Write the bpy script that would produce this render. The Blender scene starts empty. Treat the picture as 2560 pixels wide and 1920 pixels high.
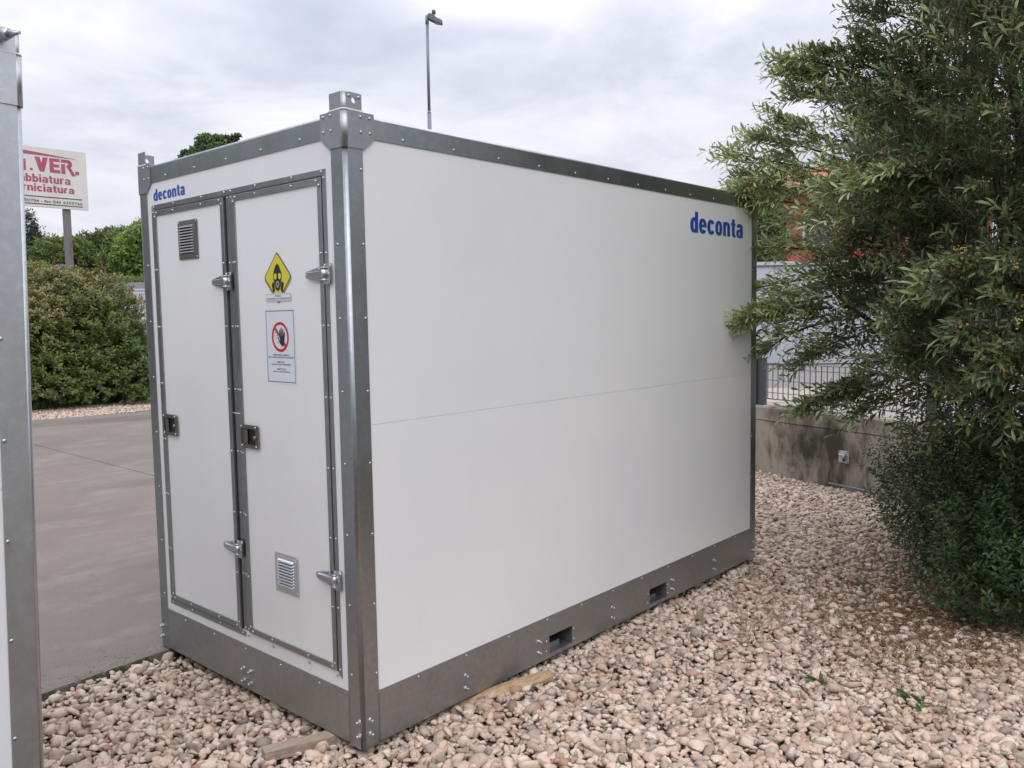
import bpy, bmesh, math, random
import numpy as np
from mathutils import Matrix, Vector
random.seed(7); RNG = np.random.default_rng(11)
S = bpy.context.scene; COL = S.collection
R_ = math.radians

# ------------------------------------------------------------------ camera
FPX = 2105.09; YAW, PIT, ROL = 0.7299, -0.0809, -0.0166
CAM = np.array([-2.001, -2.6185, 1.7261])
def cam_axes():
    f = np.array([math.cos(PIT)*math.cos(YAW), math.cos(PIT)*math.sin(YAW), math.sin(PIT)])
    rt = np.array([math.sin(YAW), -math.cos(YAW), 0]); up = np.cross(rt, f)
    return math.cos(ROL)*rt + math.sin(ROL)*up, -math.sin(ROL)*rt + math.cos(ROL)*up, f
RT, UP, FW = cam_axes()
def ray(u, v): return RT*(u-1280)/FPX - UP*(v-960)/FPX + FW
def at(u, v, d): return CAM + d*ray(u, v)
def hit(u, v, ax, val):
    d = ray(u, v); return CAM + (val-CAM[ax])/d[ax]*d
cd = bpy.data.cameras.new('camera'); cam = bpy.data.objects.new('camera', cd); COL.objects.link(cam)
cd.sensor_width = 36; cd.lens = FPX/2560*36; cd.clip_start = .05; cd.clip_end = 2000
M = Matrix.Identity(4)
for i in range(3):
    M[i][0] = RT[i]; M[i][1] = UP[i]; M[i][2] = -FW[i]; M[i][3] = CAM[i]
cam.matrix_world = M; S.camera = cam
S.render.resolution_x = 1024; S.render.resolution_y = 768

# ------------------------------------------------------------------ world: overcast sky over a Nishita sky
SUN_EL, SUN_AZ = R_(55), R_(-124)      # azimuth measured from +X, the brightest part of the cloud cover
W = bpy.data.worlds.new('World'); S.world = W; W.use_nodes = True
nt = W.node_tree; nt.nodes.clear(); N = nt.nodes.new; Lk = nt.links.new
sky = N('ShaderNodeTexSky'); sky.sky_type = 'NISHITA'; sky.sun_disc = False
sky.sun_elevation = SUN_EL; sky.sun_rotation = math.pi/2 - SUN_AZ
b1 = N('ShaderNodeBackground'); b1.inputs[1].default_value = .11; Lk(sky.outputs[0], b1.inputs[0])
tc = N('ShaderNodeTexCoord'); sp = N('ShaderNodeSeparateXYZ'); Lk(tc.outputs['Generated'], sp.inputs[0])
def mth(op, a, b=None, c=None):
    n = N('ShaderNodeMath'); n.operation = op
    for k, x in enumerate((a, b, c)):
        if x is None: continue
        if isinstance(x, (int, float)): n.inputs[k].default_value = x
        else: Lk(x, n.inputs[k])
    return n.outputs[0]
zc = mth('MAXIMUM', sp.outputs[2], 0.0); den = mth('ADD', zc, .16)
cb = N('ShaderNodeCombineXYZ'); Lk(mth('DIVIDE', sp.outputs[0], den), cb.inputs[0]); Lk(mth('DIVIDE', sp.outputs[1], den), cb.inputs[1])
def noise(sc, det, rough, dist, vec, off=0, N=N, Lk=Lk):
    m = N('ShaderNodeMapping'); m.inputs['Location'].default_value = (off, off*.7, 0); Lk(vec, m.inputs[0])
    n = N('ShaderNodeTexNoise'); n.inputs['Scale'].default_value = sc; n.inputs['Detail'].default_value = det
    n.inputs['Roughness'].default_value = rough; n.inputs['Distortion'].default_value = dist; Lk(m.outputs[0], n.inputs[0])
    return n.outputs[0]
n1 = noise(1.5, 10, .58, .35, cb.outputs[0], 3.1)
n2 = noise(.55, 5, .5, .2, cb.outputs[0], 8.4)
nn = mth('ADD', mth('MULTIPLY', n1, .65), mth('MULTIPLY', n2, .35))
cr = N('ShaderNodeValToRGB'); Lk(nn, cr.inputs[0])
e = cr.color_ramp.elements
e[0].position = .38; e[0].color = (.60, .63, .73, 1); e[1].position = .62; e[1].color = (.89, .895, .96, 1)
x = cr.color_ramp.elements.new(.5); x.color = (.77, .78, .87, 1)
b2 = N('ShaderNodeBackground'); Lk(cr.outputs[0], b2.inputs[0])
Lk(mth('ADD', mth('MULTIPLY', mth('POWER', zc, 1.7), 1.70), .90), b2.inputs[1])     # overcast skies brighten towards the zenith
gap = N('ShaderNodeValToRGB'); Lk(noise(.8, 4, .5, .3, cb.outputs[0], 21.3), gap.inputs[0])
sky.dust_density = 2.0; gap.color_ramp.elements[0].position = .33; gap.color_ramp.elements[0].color = (0.62,)*3+(1,)
gap.color_ramp.elements[1].position = .44; gap.color_ramp.elements[1].color = (1, 1, 1, 1)
mx = N('ShaderNodeMixShader'); Lk(gap.outputs[0], mx.inputs[0]); Lk(b1.outputs[0], mx.inputs[1]); Lk(b2.outputs[0], mx.inputs[2])
wo = N('ShaderNodeOutputWorld'); Lk(mx.outputs[0], wo.inputs[0])
sd = bpy.data.lights.new('sun', 'SUN'); sd.energy = .8; sd.angle = R_(55); sd.color = (1, .965, .91)
so = bpy.data.objects.new('sun', sd); COL.objects.link(so)
sv = Vector((math.cos(SUN_EL)*math.cos(SUN_AZ), math.cos(SUN_EL)*math.sin(SUN_AZ), math.sin(SUN_EL)))
so.rotation_euler = sv.to_track_quat('Z', 'Y').to_euler(); so.location = (0, -8, 12)
vs = S.view_settings; vs.view_transform = 'Standard'; vs.look = 'None'; vs.exposure = .16; vs.gamma = 1; vs.use_curve_mapping = False
S.render.engine = 'CYCLES'; S.cycles.max_bounces = 8; S.cycles.transparent_max_bounces = 8

# ------------------------------------------------------------------ materials
def mat(name, col, rough=.6, metal=0., var=None, bump=None, spec=None, coat=None):
    """var = [(scale, (r,g,b), lo, hi, stretch), ...] blotches of colour; bump = (scale, strength, detail)"""
    m = bpy.data.materials.new(name); m.use_nodes = True; t = m.node_tree; p = t.nodes['Principled BSDF']
    p.inputs['Base Color'].default_value = (*col, 1); p.inputs['Roughness'].default_value = rough; p.inputs['Metallic'].default_value = metal
    if spec is not None: p.inputs['Specular IOR Level'].default_value = spec
    if coat: p.inputs['Coat Weight'].default_value = coat; p.inputs['Coat Roughness'].default_value = .08
    N = t.nodes.new; Lk = t.links.new
    if var or bump: tcn = N('ShaderNodeTexCoord')
    last = None
    for (sc, c2, lo, hi, st) in (var or []):
        mp = N('ShaderNodeMapping'); mp.inputs['Scale'].default_value = st; Lk(tcn.outputs['Object'], mp.inputs[0])
        n = N('ShaderNodeTexNoise'); n.inputs['Scale'].default_value = sc; n.inputs['Detail'].default_value = 8; n.inputs['Roughness'].default_value = .6
        Lk(mp.outputs[0], n.inputs[0])
        r = N('ShaderNodeMapRange'); r.inputs[1].default_value = lo; r.inputs[2].default_value = hi; Lk(n.outputs[0], r.inputs[0])
        x = N('ShaderNodeMix'); x.data_type = 'RGBA'; Lk(r.outputs[0], x.inputs[0])
        if last is None: x.inputs[6].default_value = (*col, 1)
        else: Lk(last, x.inputs[6])
        x.inputs[7].default_value = (*c2, 1); last = x.outputs[2]
    if last is not None: Lk(last, p.inputs['Base Color'])
    if bump:
        n = N('ShaderNodeTexNoise'); n.inputs['Scale'].default_value = bump[0]; n.inputs['Detail'].default_value = bump[2]; Lk(tcn.outputs['Object'], n.inputs[0])
        b = N('ShaderNodeBump'); b.inputs['Strength'].default_value = bump[1]; b.inputs['Distance'].default_value = .01; Lk(n.outputs[0], b.inputs['Height']); Lk(b.outputs[0], p.inputs['Normal'])
    return m
I1 = (1, 1, 1)
def galv(name, base, r0, r1):
    m = mat(name, base, .4, .93, [(2.2, tuple(c*.86 for c in base), .35, .7, (1, 1, .4)), (34, tuple(min(1, c*1.10) for c in base), .45, .7, I1), (130, tuple(c*.9 for c in base), .5, .7, I1), (11, tuple(c*1.25 for c in base), .68, .76, (6, 6, .35))], (2.2, .05, 2))
    t = m.node_tree; p = t.nodes['Principled BSDF']; tcn = t.nodes.new('ShaderNodeTexCoord')
    n = t.nodes.new('ShaderNodeTexNoise'); n.inputs['Scale'].default_value = 7; n.inputs['Detail'].default_value = 8; t.links.new(tcn.outputs['Object'], n.inputs[0])
    r = t.nodes.new('ShaderNodeMapRange'); r.inputs[1].default_value = .3; r.inputs[2].default_value = .7; r.inputs[3].default_value = r0; r.inputs[4].default_value = r1
    t.links.new(n.outputs[0], r.inputs[0]); t.links.new(r.outputs[0], p.inputs['Roughness'])
    return m
M_GALV = galv('galvanised_steel', (.355, .38, .395), .30, .42)
M_GALVB = galv('lighter_galvanised_steel', (.56, .58, .60), .34, .46)  # lighter copy of the galvanised steel, used on the second container
M_GALV2 = galv('galvanised_plate', (.39, .41, .425), .36, .48)
M_ZINC = mat('bright_zinc', (.52, .54, .56), .30, .95)
M_STAIN = mat('brushed_steel', (.24, .23, .215), .36, .9, [(40, (.19, .18, .165), .4, .7, (1, 1, 8))])
M_DARK = mat('recess_shade', (.015, .015, .015), .7)  # near-black stands in for shade in recesses, slots and gaps
M_RUBBER = mat('black_rubber', (.02, .02, .02), .6)
def panel_mat():
    m = mat('white_sandwich_panel', (.83, .835, .83), .24, 0, [(1.3, (.81, .815, .815), .35, .7, I1), (5, (.785, .785, .775), .62, .95, (1, 1, .12)), (.9, (.76, .775, .79), .45, .75, I1)], (1.3, .06, 2), spec=.5)
    t = m.node_tree; p = t.nodes['Principled BSDF']; N = t.nodes.new; Lk = t.links.new
    tcn = N('ShaderNodeTexCoord'); vo = N('ShaderNodeTexVoronoi'); vo.inputs['Scale'].default_value = 9; Lk(tcn.outputs['Object'], vo.inputs[0])
    lt = N('ShaderNodeMath'); lt.operation = 'LESS_THAN'; lt.inputs[1].default_value = .035; Lk(vo.outputs['Distance'], lt.inputs[0])
    wn = N('ShaderNodeSeparateColor'); Lk(vo.outputs['Color'], wn.inputs[0])
    gt = N('ShaderNodeMath'); gt.operation = 'GREATER_THAN'; gt.inputs[1].default_value = .72; Lk(wn.outputs[0], gt.inputs[0])
    ml = N('ShaderNodeMath'); ml.operation = 'MULTIPLY'; Lk(lt.outputs[0], ml.inputs[0]); Lk(gt.outputs[0], ml.inputs[1])
    mixn = N('ShaderNodeMix'); mixn.data_type = 'RGBA'; old = p.inputs['Base Color'].links[0].from_socket
    Lk(ml.outputs[0], mixn.inputs[0]); Lk(old, mixn.inputs[6]); mixn.inputs[7].default_value = (.86, .86, .84, 1); Lk(mixn.outputs[2], p.inputs['Base Color'])
    return m
M_PANEL = panel_mat()
M_SEAL = mat('white_sealant', (.86, .86, .85), .4)
M_BLUE = mat('blue_vinyl', (.012, .085, .38), .35)
M_YEL = mat('yellow_vinyl', (.70, .60, .06), .35)
M_WHITE = mat('white_print', (.74, .77, .82), .3)
M_BLACK = mat('black_print', (.02, .02, .022), .4)
M_RED = mat('red_print', (.55, .03, .03), .35)
M_WOOD = mat('weathered_softwood', (.46, .31, .175), .8, 0, [(14, (.27, .165, .085), .4, .65, (.25, 6, 6)), (5, (.52, .40, .26), .5, .8, I1)], (60, .3, 4))
M_WOOD2 = mat('grey_weathered_wood', (.40, .315, .245), .85, 0, [(14, (.26, .20, .155), .4, .65, (.25, 6, 6))], (60, .3, 4))
M_CONC = mat('concrete_slab', (.205, .178, .150), .78, 0, [(.45, (.150, .127, .105), .36, .66, (.8, 1.2, 1)), (1.9, (.25, .22, .19), .50, .72, (.8, 1.2, 1)), (.30, (.11, .09, .07), .56, .66, (.5, 1.5, 1)), (8, (.15, .13, .11), .55, .75, (1, 1, 1)), (160, (.12, .105, .095), .50, .66, I1), (240, (.33, .31, .29), .62, .70, I1)], (120, .5, 6))
M_MOSS = mat('mossy_concrete_edge', (.10, .095, .07), .95, 0, [(12, (.035, .04, .02), .4, .6, I1), (30, (.2, .18, .15), .55, .7, I1)], (40, .8, 6))
M_SOIL = mat('gravel_bedding', (.07, .048, .036), .95, 0, [(20, (.12, .08, .055), .4, .7, I1), (120, (.17, .12, .09), .5, .7, I1)], (60, .8, 6))
M_ROAD = mat('pale_asphalt', (.21, .195, .185), .9, 0, [(1, (.17, .16, .15), .4, .7, I1), (60, (.26, .24, .23), .5, .7, I1)], (80, .3, 4))
M_PAVE = mat('pale_pavement', (.33, .29, .275), .9, 0, [(.8, (.28, .25, .235), .4, .7, I1)], (60, .2, 4))
M_CREAM = mat('cream_paving', (.38, .33, .27), .9, 0, [(2, (.31, .27, .22), .4, .7, I1)])
M_LAND = mat('land', (.09, .10, .05), .95, 0, [(.2, (.14, .13, .08), .4, .7, I1)])
M_WALLC = mat('stained_board_concrete', (.39, .34, .272), .88, 0, [(1.6, (.055, .045, .033), .475, .60, (1, 1, .45)), (2.6, (.36, .32, .26), .56, .72, I1), (9, (.11, .095, .07), .5, .72, (1, 1, .35)), (5, (.05, .06, .03), .60, .72, (1, 1, .8))], (26, .4, 6))
M_GREYW = mat('grey_rendered_wall', (.50, .53, .58), .7, 0, [(.6, (.45, .48, .53), .4, .7, I1)])
M_COPE = mat('dark_coping', (.12, .13, .13), .7)
M_REDW = mat('salmon_render', (.56, .13, .10), .85, 0, [(1, (.48, .11, .09), .4, .7, I1)])
M_TILE = mat('terracotta_tile', (.50, .20, .11), .85, 0, [(3, (.34, .14, .09), .4, .7, I1)])
M_BROWN = mat('brown_eaves_timber', (.06, .04, .03), .8)
M_FPOST = mat('dull_fence_post', (.12, .135, .145), .5, .4)
M_FENCE = mat('fence_grille_steel', (.19, .20, .22), .5, .5)
M_PLAST = mat('grey_plastic', (.46, .47, .46), .5)
M_LAMP = mat('lamp_post_paint', (.22, .235, .27), .5, .2)
M_LAMPH = mat('lamp_head_grey', (.10, .11, .11), .5)
M_GLASS = mat('lamp_lens', (.35, .36, .37), .25)
M_SIGN = mat('aged_white_sign', (.72, .70, .65), .5, 0, [(2, (.60, .58, .52), .5, .75, (1, 1, .4))])
M_MAG = mat('faded_crimson_print', (.40, .085, .15), .6, 0, [(4, (.46, .13, .20), .45, .7, I1)])
M_GREYT = mat('dark_grey_print', (.09, .09, .10), .6)
M_SPOST = mat('rusting_grey_post', (.20, .19, .20), .6, .2, [(3, (.16, .09, .06), .58, .72, (1, 1, .4))])
M_BARK = mat('dark_bark', (.055, .042, .032), .95, 0, [(12, (.10, .08, .06), .45, .7, (1, 1, .3))], (30, .8, 5))
M_TWIG = mat('olive_twig', (.13, .12, .07), .8)
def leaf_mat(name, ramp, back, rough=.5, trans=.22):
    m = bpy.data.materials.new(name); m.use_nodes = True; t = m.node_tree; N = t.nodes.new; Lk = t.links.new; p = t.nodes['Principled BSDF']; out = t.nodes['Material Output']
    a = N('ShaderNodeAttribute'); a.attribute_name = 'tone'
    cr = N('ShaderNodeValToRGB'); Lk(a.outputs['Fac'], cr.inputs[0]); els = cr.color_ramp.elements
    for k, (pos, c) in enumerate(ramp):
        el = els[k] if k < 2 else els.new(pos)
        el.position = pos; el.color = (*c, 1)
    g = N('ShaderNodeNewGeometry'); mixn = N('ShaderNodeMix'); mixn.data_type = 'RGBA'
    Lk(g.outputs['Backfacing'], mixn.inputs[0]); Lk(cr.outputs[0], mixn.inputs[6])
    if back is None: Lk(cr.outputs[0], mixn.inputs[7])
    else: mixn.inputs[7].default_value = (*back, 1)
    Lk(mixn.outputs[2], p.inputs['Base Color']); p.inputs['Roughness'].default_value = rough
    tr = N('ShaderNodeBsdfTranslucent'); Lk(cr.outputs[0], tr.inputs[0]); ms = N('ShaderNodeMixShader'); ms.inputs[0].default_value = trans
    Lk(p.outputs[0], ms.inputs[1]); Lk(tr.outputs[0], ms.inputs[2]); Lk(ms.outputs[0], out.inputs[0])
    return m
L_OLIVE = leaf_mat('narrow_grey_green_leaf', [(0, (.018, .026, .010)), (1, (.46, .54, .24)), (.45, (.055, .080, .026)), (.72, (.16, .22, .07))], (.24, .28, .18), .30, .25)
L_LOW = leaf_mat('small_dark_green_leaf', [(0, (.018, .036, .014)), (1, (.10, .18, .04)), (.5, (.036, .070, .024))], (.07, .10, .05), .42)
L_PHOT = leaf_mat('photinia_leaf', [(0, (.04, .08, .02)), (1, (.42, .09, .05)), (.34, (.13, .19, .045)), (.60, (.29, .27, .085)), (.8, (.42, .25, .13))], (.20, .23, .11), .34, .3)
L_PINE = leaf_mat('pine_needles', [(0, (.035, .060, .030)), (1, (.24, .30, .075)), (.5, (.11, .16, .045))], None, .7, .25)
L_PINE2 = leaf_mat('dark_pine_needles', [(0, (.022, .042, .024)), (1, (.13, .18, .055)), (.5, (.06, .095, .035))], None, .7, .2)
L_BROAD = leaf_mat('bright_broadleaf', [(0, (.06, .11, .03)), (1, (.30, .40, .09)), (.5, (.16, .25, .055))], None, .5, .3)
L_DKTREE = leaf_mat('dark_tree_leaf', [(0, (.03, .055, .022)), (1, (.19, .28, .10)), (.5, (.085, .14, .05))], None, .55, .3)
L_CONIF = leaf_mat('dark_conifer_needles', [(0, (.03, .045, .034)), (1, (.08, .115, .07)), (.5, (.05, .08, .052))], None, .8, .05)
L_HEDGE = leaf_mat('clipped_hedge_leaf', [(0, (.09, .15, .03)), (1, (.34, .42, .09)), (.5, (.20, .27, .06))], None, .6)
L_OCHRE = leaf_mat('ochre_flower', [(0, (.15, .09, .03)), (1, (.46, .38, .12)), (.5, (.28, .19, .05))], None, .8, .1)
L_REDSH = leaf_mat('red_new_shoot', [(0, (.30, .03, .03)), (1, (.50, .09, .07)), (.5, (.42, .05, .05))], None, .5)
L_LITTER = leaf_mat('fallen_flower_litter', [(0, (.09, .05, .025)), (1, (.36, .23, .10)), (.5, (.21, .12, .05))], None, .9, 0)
L_STRAW = leaf_mat('dry_straw', [(0, (.30, .24, .12)), (1, (.50, .43, .24)), (.5, (.40, .33, .18))], None, .8, .1)
L_WEED = leaf_mat('fresh_weed_leaf', [(0, (.06, .11, .04)), (1, (.17, .24, .09)), (.5, (.10, .17, .06))], None, .5)
def pebble_mat():
    m = bpy.data.materials.new('pink_grey_pebble'); m.use_nodes = True; t = m.node_tree; N = t.nodes.new; Lk = t.links.new; p = t.nodes['Principled BSDF']
    a = N('ShaderNodeAttribute'); a.attribute_name = 'tone'; cr = N('ShaderNodeValToRGB'); Lk(a.outputs['Fac'], cr.inputs[0])
    els = cr.color_ramp.elements; els[0].position = 0; els[0].color = (.19, .15, .12, 1); els[1].position = 1; els[1].color = (.80, .70, .60, 1)
    for pos, c in ((.10, (.36, .29, .235)), (.28, (.48, .375, .295)), (.5, (.62, .47, .365)), (.7, (.74, .575, .455)), (.86, (.68, .60, .51)), (.955, (.42, .22, .14)), (.965, (.74, .64, .56))):
        e_ = els.new(pos); e_.color = (*c, 1)
    tcn = N('ShaderNodeTexCoord'); n = N('ShaderNodeTexNoise'); n.inputs['Scale'].default_value = 70; n.inputs['Detail'].default_value = 6; n.inputs['Roughness'].default_value = .7; Lk(tcn.outputs['Object'], n.inputs[0])
    r = N('ShaderNodeMapRange'); r.inputs[1].default_value = .3; r.inputs[2].default_value = .72; r.inputs[3].default_value = .72; r.inputs[4].default_value = 1.12; Lk(n.outputs[0], r.inputs[0])
    mu = N('ShaderNodeMix'); mu.data_type = 'RGBA'; mu.blend_type = 'MULTIPLY'; mu.inputs[0].default_value = 1; Lk(cr.outputs[0], mu.inputs[6])
    cc = N('ShaderNodeCombineColor'); [Lk(r.outputs[0], cc.inputs[k]) for k in range(3)]; Lk(cc.outputs[0], mu.inputs[7])
    n3 = N('ShaderNodeTexNoise'); n3.inputs['Scale'].default_value = 2.2; n3.inputs['Detail'].default_value = 3; Lk(tcn.outputs['Object'], n3.inputs[0])
    r3 = N('ShaderNodeMapRange'); r3.inputs[1].default_value = .56; r3.inputs[2].default_value = .72; r3.inputs[3].default_value = 0; r3.inputs[4].default_value = .45; Lk(n3.outputs[0], r3.inputs[0])
    m2 = N('ShaderNodeMix'); m2.data_type = 'RGBA'; Lk(r3.outputs[0], m2.inputs[0]); Lk(mu.outputs[2], m2.inputs[6]); m2.inputs[7].default_value = (.36, .22, .14, 1)
    Lk(m2.outputs[2], p.inputs['Base Color']); p.inputs['Roughness'].default_value = .75
    b = N('ShaderNodeBump'); b.inputs['Strength'].default_value = .35; b.inputs['Distance'].default_value = .004; Lk(n.outputs[0], b.inputs['Height']); Lk(b.outputs[0], p.inputs['Normal'])
    return m
M_PEB = pebble_mat()

# ------------------------------------------------------------------ helpers
def tag(o, label=None, cat=None, group=None, kind=None):
    for k, v in (('label', label), ('category', cat), ('group', group), ('kind', kind)):
        if v: o[k] = v
    return o
def empty(name, loc=(0, 0, 0), **kw):
    o = bpy.data.objects.new(name, None); o.location = loc; o.empty_display_size = .1; COL.objects.link(o); return tag(o, **kw)
def np_mesh(name, V, F, mats, parent=None, mi=None, smooth=False, tone=None):
    """V (n,3) array, F (m,k) array of equal sized faces"""
    me = bpy.data.meshes.new(name); V = np.asarray(V, np.float32); F = np.asarray(F, np.int32); m, k = F.shape
    me.vertices.add(len(V)); me.vertices.foreach_set('co', V.ravel())
    me.loops.add(m*k); me.loops.foreach_set('vertex_index', F.ravel())
    me.polygons.add(m); me.polygons.foreach_set('loop_start', np.arange(0, m*k, k, dtype=np.int32)); me.polygons.foreach_set('loop_total', np.full(m, k, np.int32))
    if mi is not None: me.polygons.foreach_set('material_index', np.asarray(mi, np.int32))
    me.polygons.foreach_set('use_smooth', np.full(m, smooth))
    if tone is not None:
        a = me.attributes.new('tone', 'FLOAT', 'POINT'); a.data.foreach_set('value', np.asarray(tone, np.float32))
    me.update(calc_edges=True)
    for x in (mats if isinstance(mats, (list, tuple)) else [mats]): me.materials.append(x)
    o = bpy.data.objects.new(name, me); COL.objects.link(o); o.parent = parent
    return o
# local frames (u right, v up, w out): short face of a container looks along -X, long face along -Y
SHORT = Matrix(((0, 0, -1), (-1, 0, 0), (0, 1, 0)))
LONG = Matrix(((1, 0, 0), (0, 0, -1), (0, 1, 0)))
IDN = Matrix.Identity(3)
class MB:
    def __init__(s, fr=IDN, org=(0, 0, 0)): s.v = []; s.f = []; s.m = []; s.fr = fr; s.org = Vector(org); s.mi = 0; s.sm = []
    def P(s, p): return s.org + s.fr @ Vector(p)
    def add(s, vs, fs, smooth=False):
        b = len(s.v); s.v += [tuple(s.P(p)) for p in vs]; s.f += [tuple(b+i for i in f) for f in fs]; s.m += [s.mi]*len(fs); s.sm += [smooth]*len(fs)
    def box(s, a, b):
        x0, y0, z0 = a; x1, y1, z1 = b
        s.add([(x0, y0, z0), (x1, y0, z0), (x1, y1, z0), (x0, y1, z0), (x0, y0, z1), (x1, y0, z1), (x1, y1, z1), (x0, y1, z1)],
              [(3, 2, 1, 0), (4, 5, 6, 7), (0, 1, 5, 4), (1, 2, 6, 5), (2, 3, 7, 6), (3, 0, 4, 7)])
    def prism(s, pts, w0, w1):                     # polygon in (u,v), extruded along w
        n = len(pts); s.add([(p[0], p[1], w0) for p in pts] + [(p[0], p[1], w1) for p in pts],
                            [tuple(range(n-1, -1, -1)), tuple(range(n, 2*n))] + [(i, (i+1) % n, n+(i+1) % n, n+i) for i in range(n)])
    def flat(s, pts, w): s.add([(p[0], p[1], w) for p in pts], [tuple(range(len(pts)))])
    def ring(s, outer, inner, w):
        n = len(outer); s.add([(p[0], p[1], w) for p in outer] + [(p[0], p[1], w) for p in inner], [(i, (i+1) % n, n+(i+1) % n, n+i) for i in range(n)])
    def tube(s, pts, rad, n=8, caps=True):
        pts = [Vector(p) for p in pts]; rad = rad if isinstance(rad, (list, tuple)) else [rad]*len(pts); vs = []
        ref = Vector((0, 0, 1)) if abs((pts[-1]-pts[0]).normalized().z) < .9 else Vector((1, 0, 0))
        for i, p in enumerate(pts):
            d = (pts[min(i+1, len(pts)-1)] - pts[max(i-1, 0)]).normalized(); a = d.cross(ref).normalized(); b = d.cross(a)
            vs += [tuple(p + (a*math.cos(2*math.pi*k/n) + b*math.sin(2*math.pi*k/n))*rad[i]) for k in range(n)]
        fs = [(i*n+k, i*n+(k+1) % n, (i+1)*n+(k+1) % n, (i+1)*n+k) for i in range(len(pts)-1) for k in range(n)]
        s.add(vs, fs, True)
        if caps: b0 = len(s.v)-len(vs); s.f += [tuple(b0+k for k in range(n-1, -1, -1)), tuple(b0+len(vs)-n+k for k in range(n))]; s.m += [s.mi]*2; s.sm += [False]*2
    def lathe(s, prof, c, n=12):                   # prof (r, w) round the w axis at (u,v)=c
        vs = [(c[0]+r*math.cos(2*math.pi*k/n), c[1]+r*math.sin(2*math.pi*k/n), w) for r, w in prof for k in range(n)]
        fs = [(i*n+k, i*n+(k+1) % n, (i+1)*n+(k+1) % n, (i+1)*n+k) for i in range(len(prof)-1) for k in range(n)]
        fs.append(tuple((len(prof)-1)*n+k for k in range(n))); s.add(vs, fs, True)
    def build(s, name, mats, parent=None, fixn=True, bevel=None):
        me = bpy.data.meshes.new(name); me.from_pydata(s.v, [], s.f)
        for x in (mats if isinstance(mats, (list, tuple)) else [mats]): me.materials.append(x)
        me.polygons.foreach_set('material_index', s.m); me.polygons.foreach_set('use_smooth', s.sm); me.update()
        if fixn:
            bm = bmesh.new(); bm.from_mesh(me); bmesh.ops.recalc_face_normals(bm, faces=bm.faces); bm.to_mesh(me); bm.free()
        o = bpy.data.objects.new(name, me); COL.objects.link(o); o.parent = parent
        if bevel: b = o.modifiers.new('edge', 'BEVEL'); b.width = bevel; b.segments = 2; b.limit_method = 'ANGLE'
        return o
def rrect(u0, v0, u1, v1, r, n=4):
    out = []
    for (cx, cy, a0) in ((u1-r, v1-r, 0), (u0+r, v1-r, 90), (u0+r, v0+r, 180), (u1-r, v0+r, 270)):
        out += [(cx+r*math.cos(R_(a0+90*k/n)), cy+r*math.sin(R_(a0+90*k/n))) for k in range(n+1)]
    return out
def copy_child(src, parent, M3=None, loc=None):
    o = src.copy(); COL.objects.link(o); o.parent = parent
    if M3 is not None: m = M3.to_4x4(); m.translation = loc; o.matrix_local = m
    return o
def font_mesh(txt, offset=0.0, shear=0):
    c = bpy.data.curves.new('t', 'FONT'); c.body = txt; c.size = 1; c.offset = offset; c.resolution_u = 4; c.shear = shear; c.fill_mode = 'FRONT'
    o = bpy.data.objects.new('t', c); COL.objects.link(o); dg = bpy.context.evaluated_depsgraph_get(); me = bpy.data.meshes.new_from_object(o.evaluated_get(dg))
    vs = [(v.co.x, v.co.y) for v in me.vertices]; fs = [tuple(p.vertices) for p in me.polygons]
    bpy.data.objects.remove(o); bpy.data.curves.remove(c); bpy.data.meshes.remove(me)
    return vs, fs
def put_text(mb, txt, box, w, offset=0.0, ref=None):
    """fit into (u0, v0, u1, v1); ref = text whose vertical extent sets the height"""
    vs, fs = font_mesh(txt, offset); xs = [p[0] for p in vs]; ys = [p[1] for p in (font_mesh(ref, offset)[0] if ref else vs)]
    x0, x1, y0, y1 = min(xs), max(xs), min(ys), max(ys); u0, v0, u1, v1 = box
    mb.add([(u0+(p[0]-x0)/(x1-x0)*(u1-u0), v0+(p[1]-y0)/(y1-y0)*(v1-v0), w) for p in vs], fs)

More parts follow.
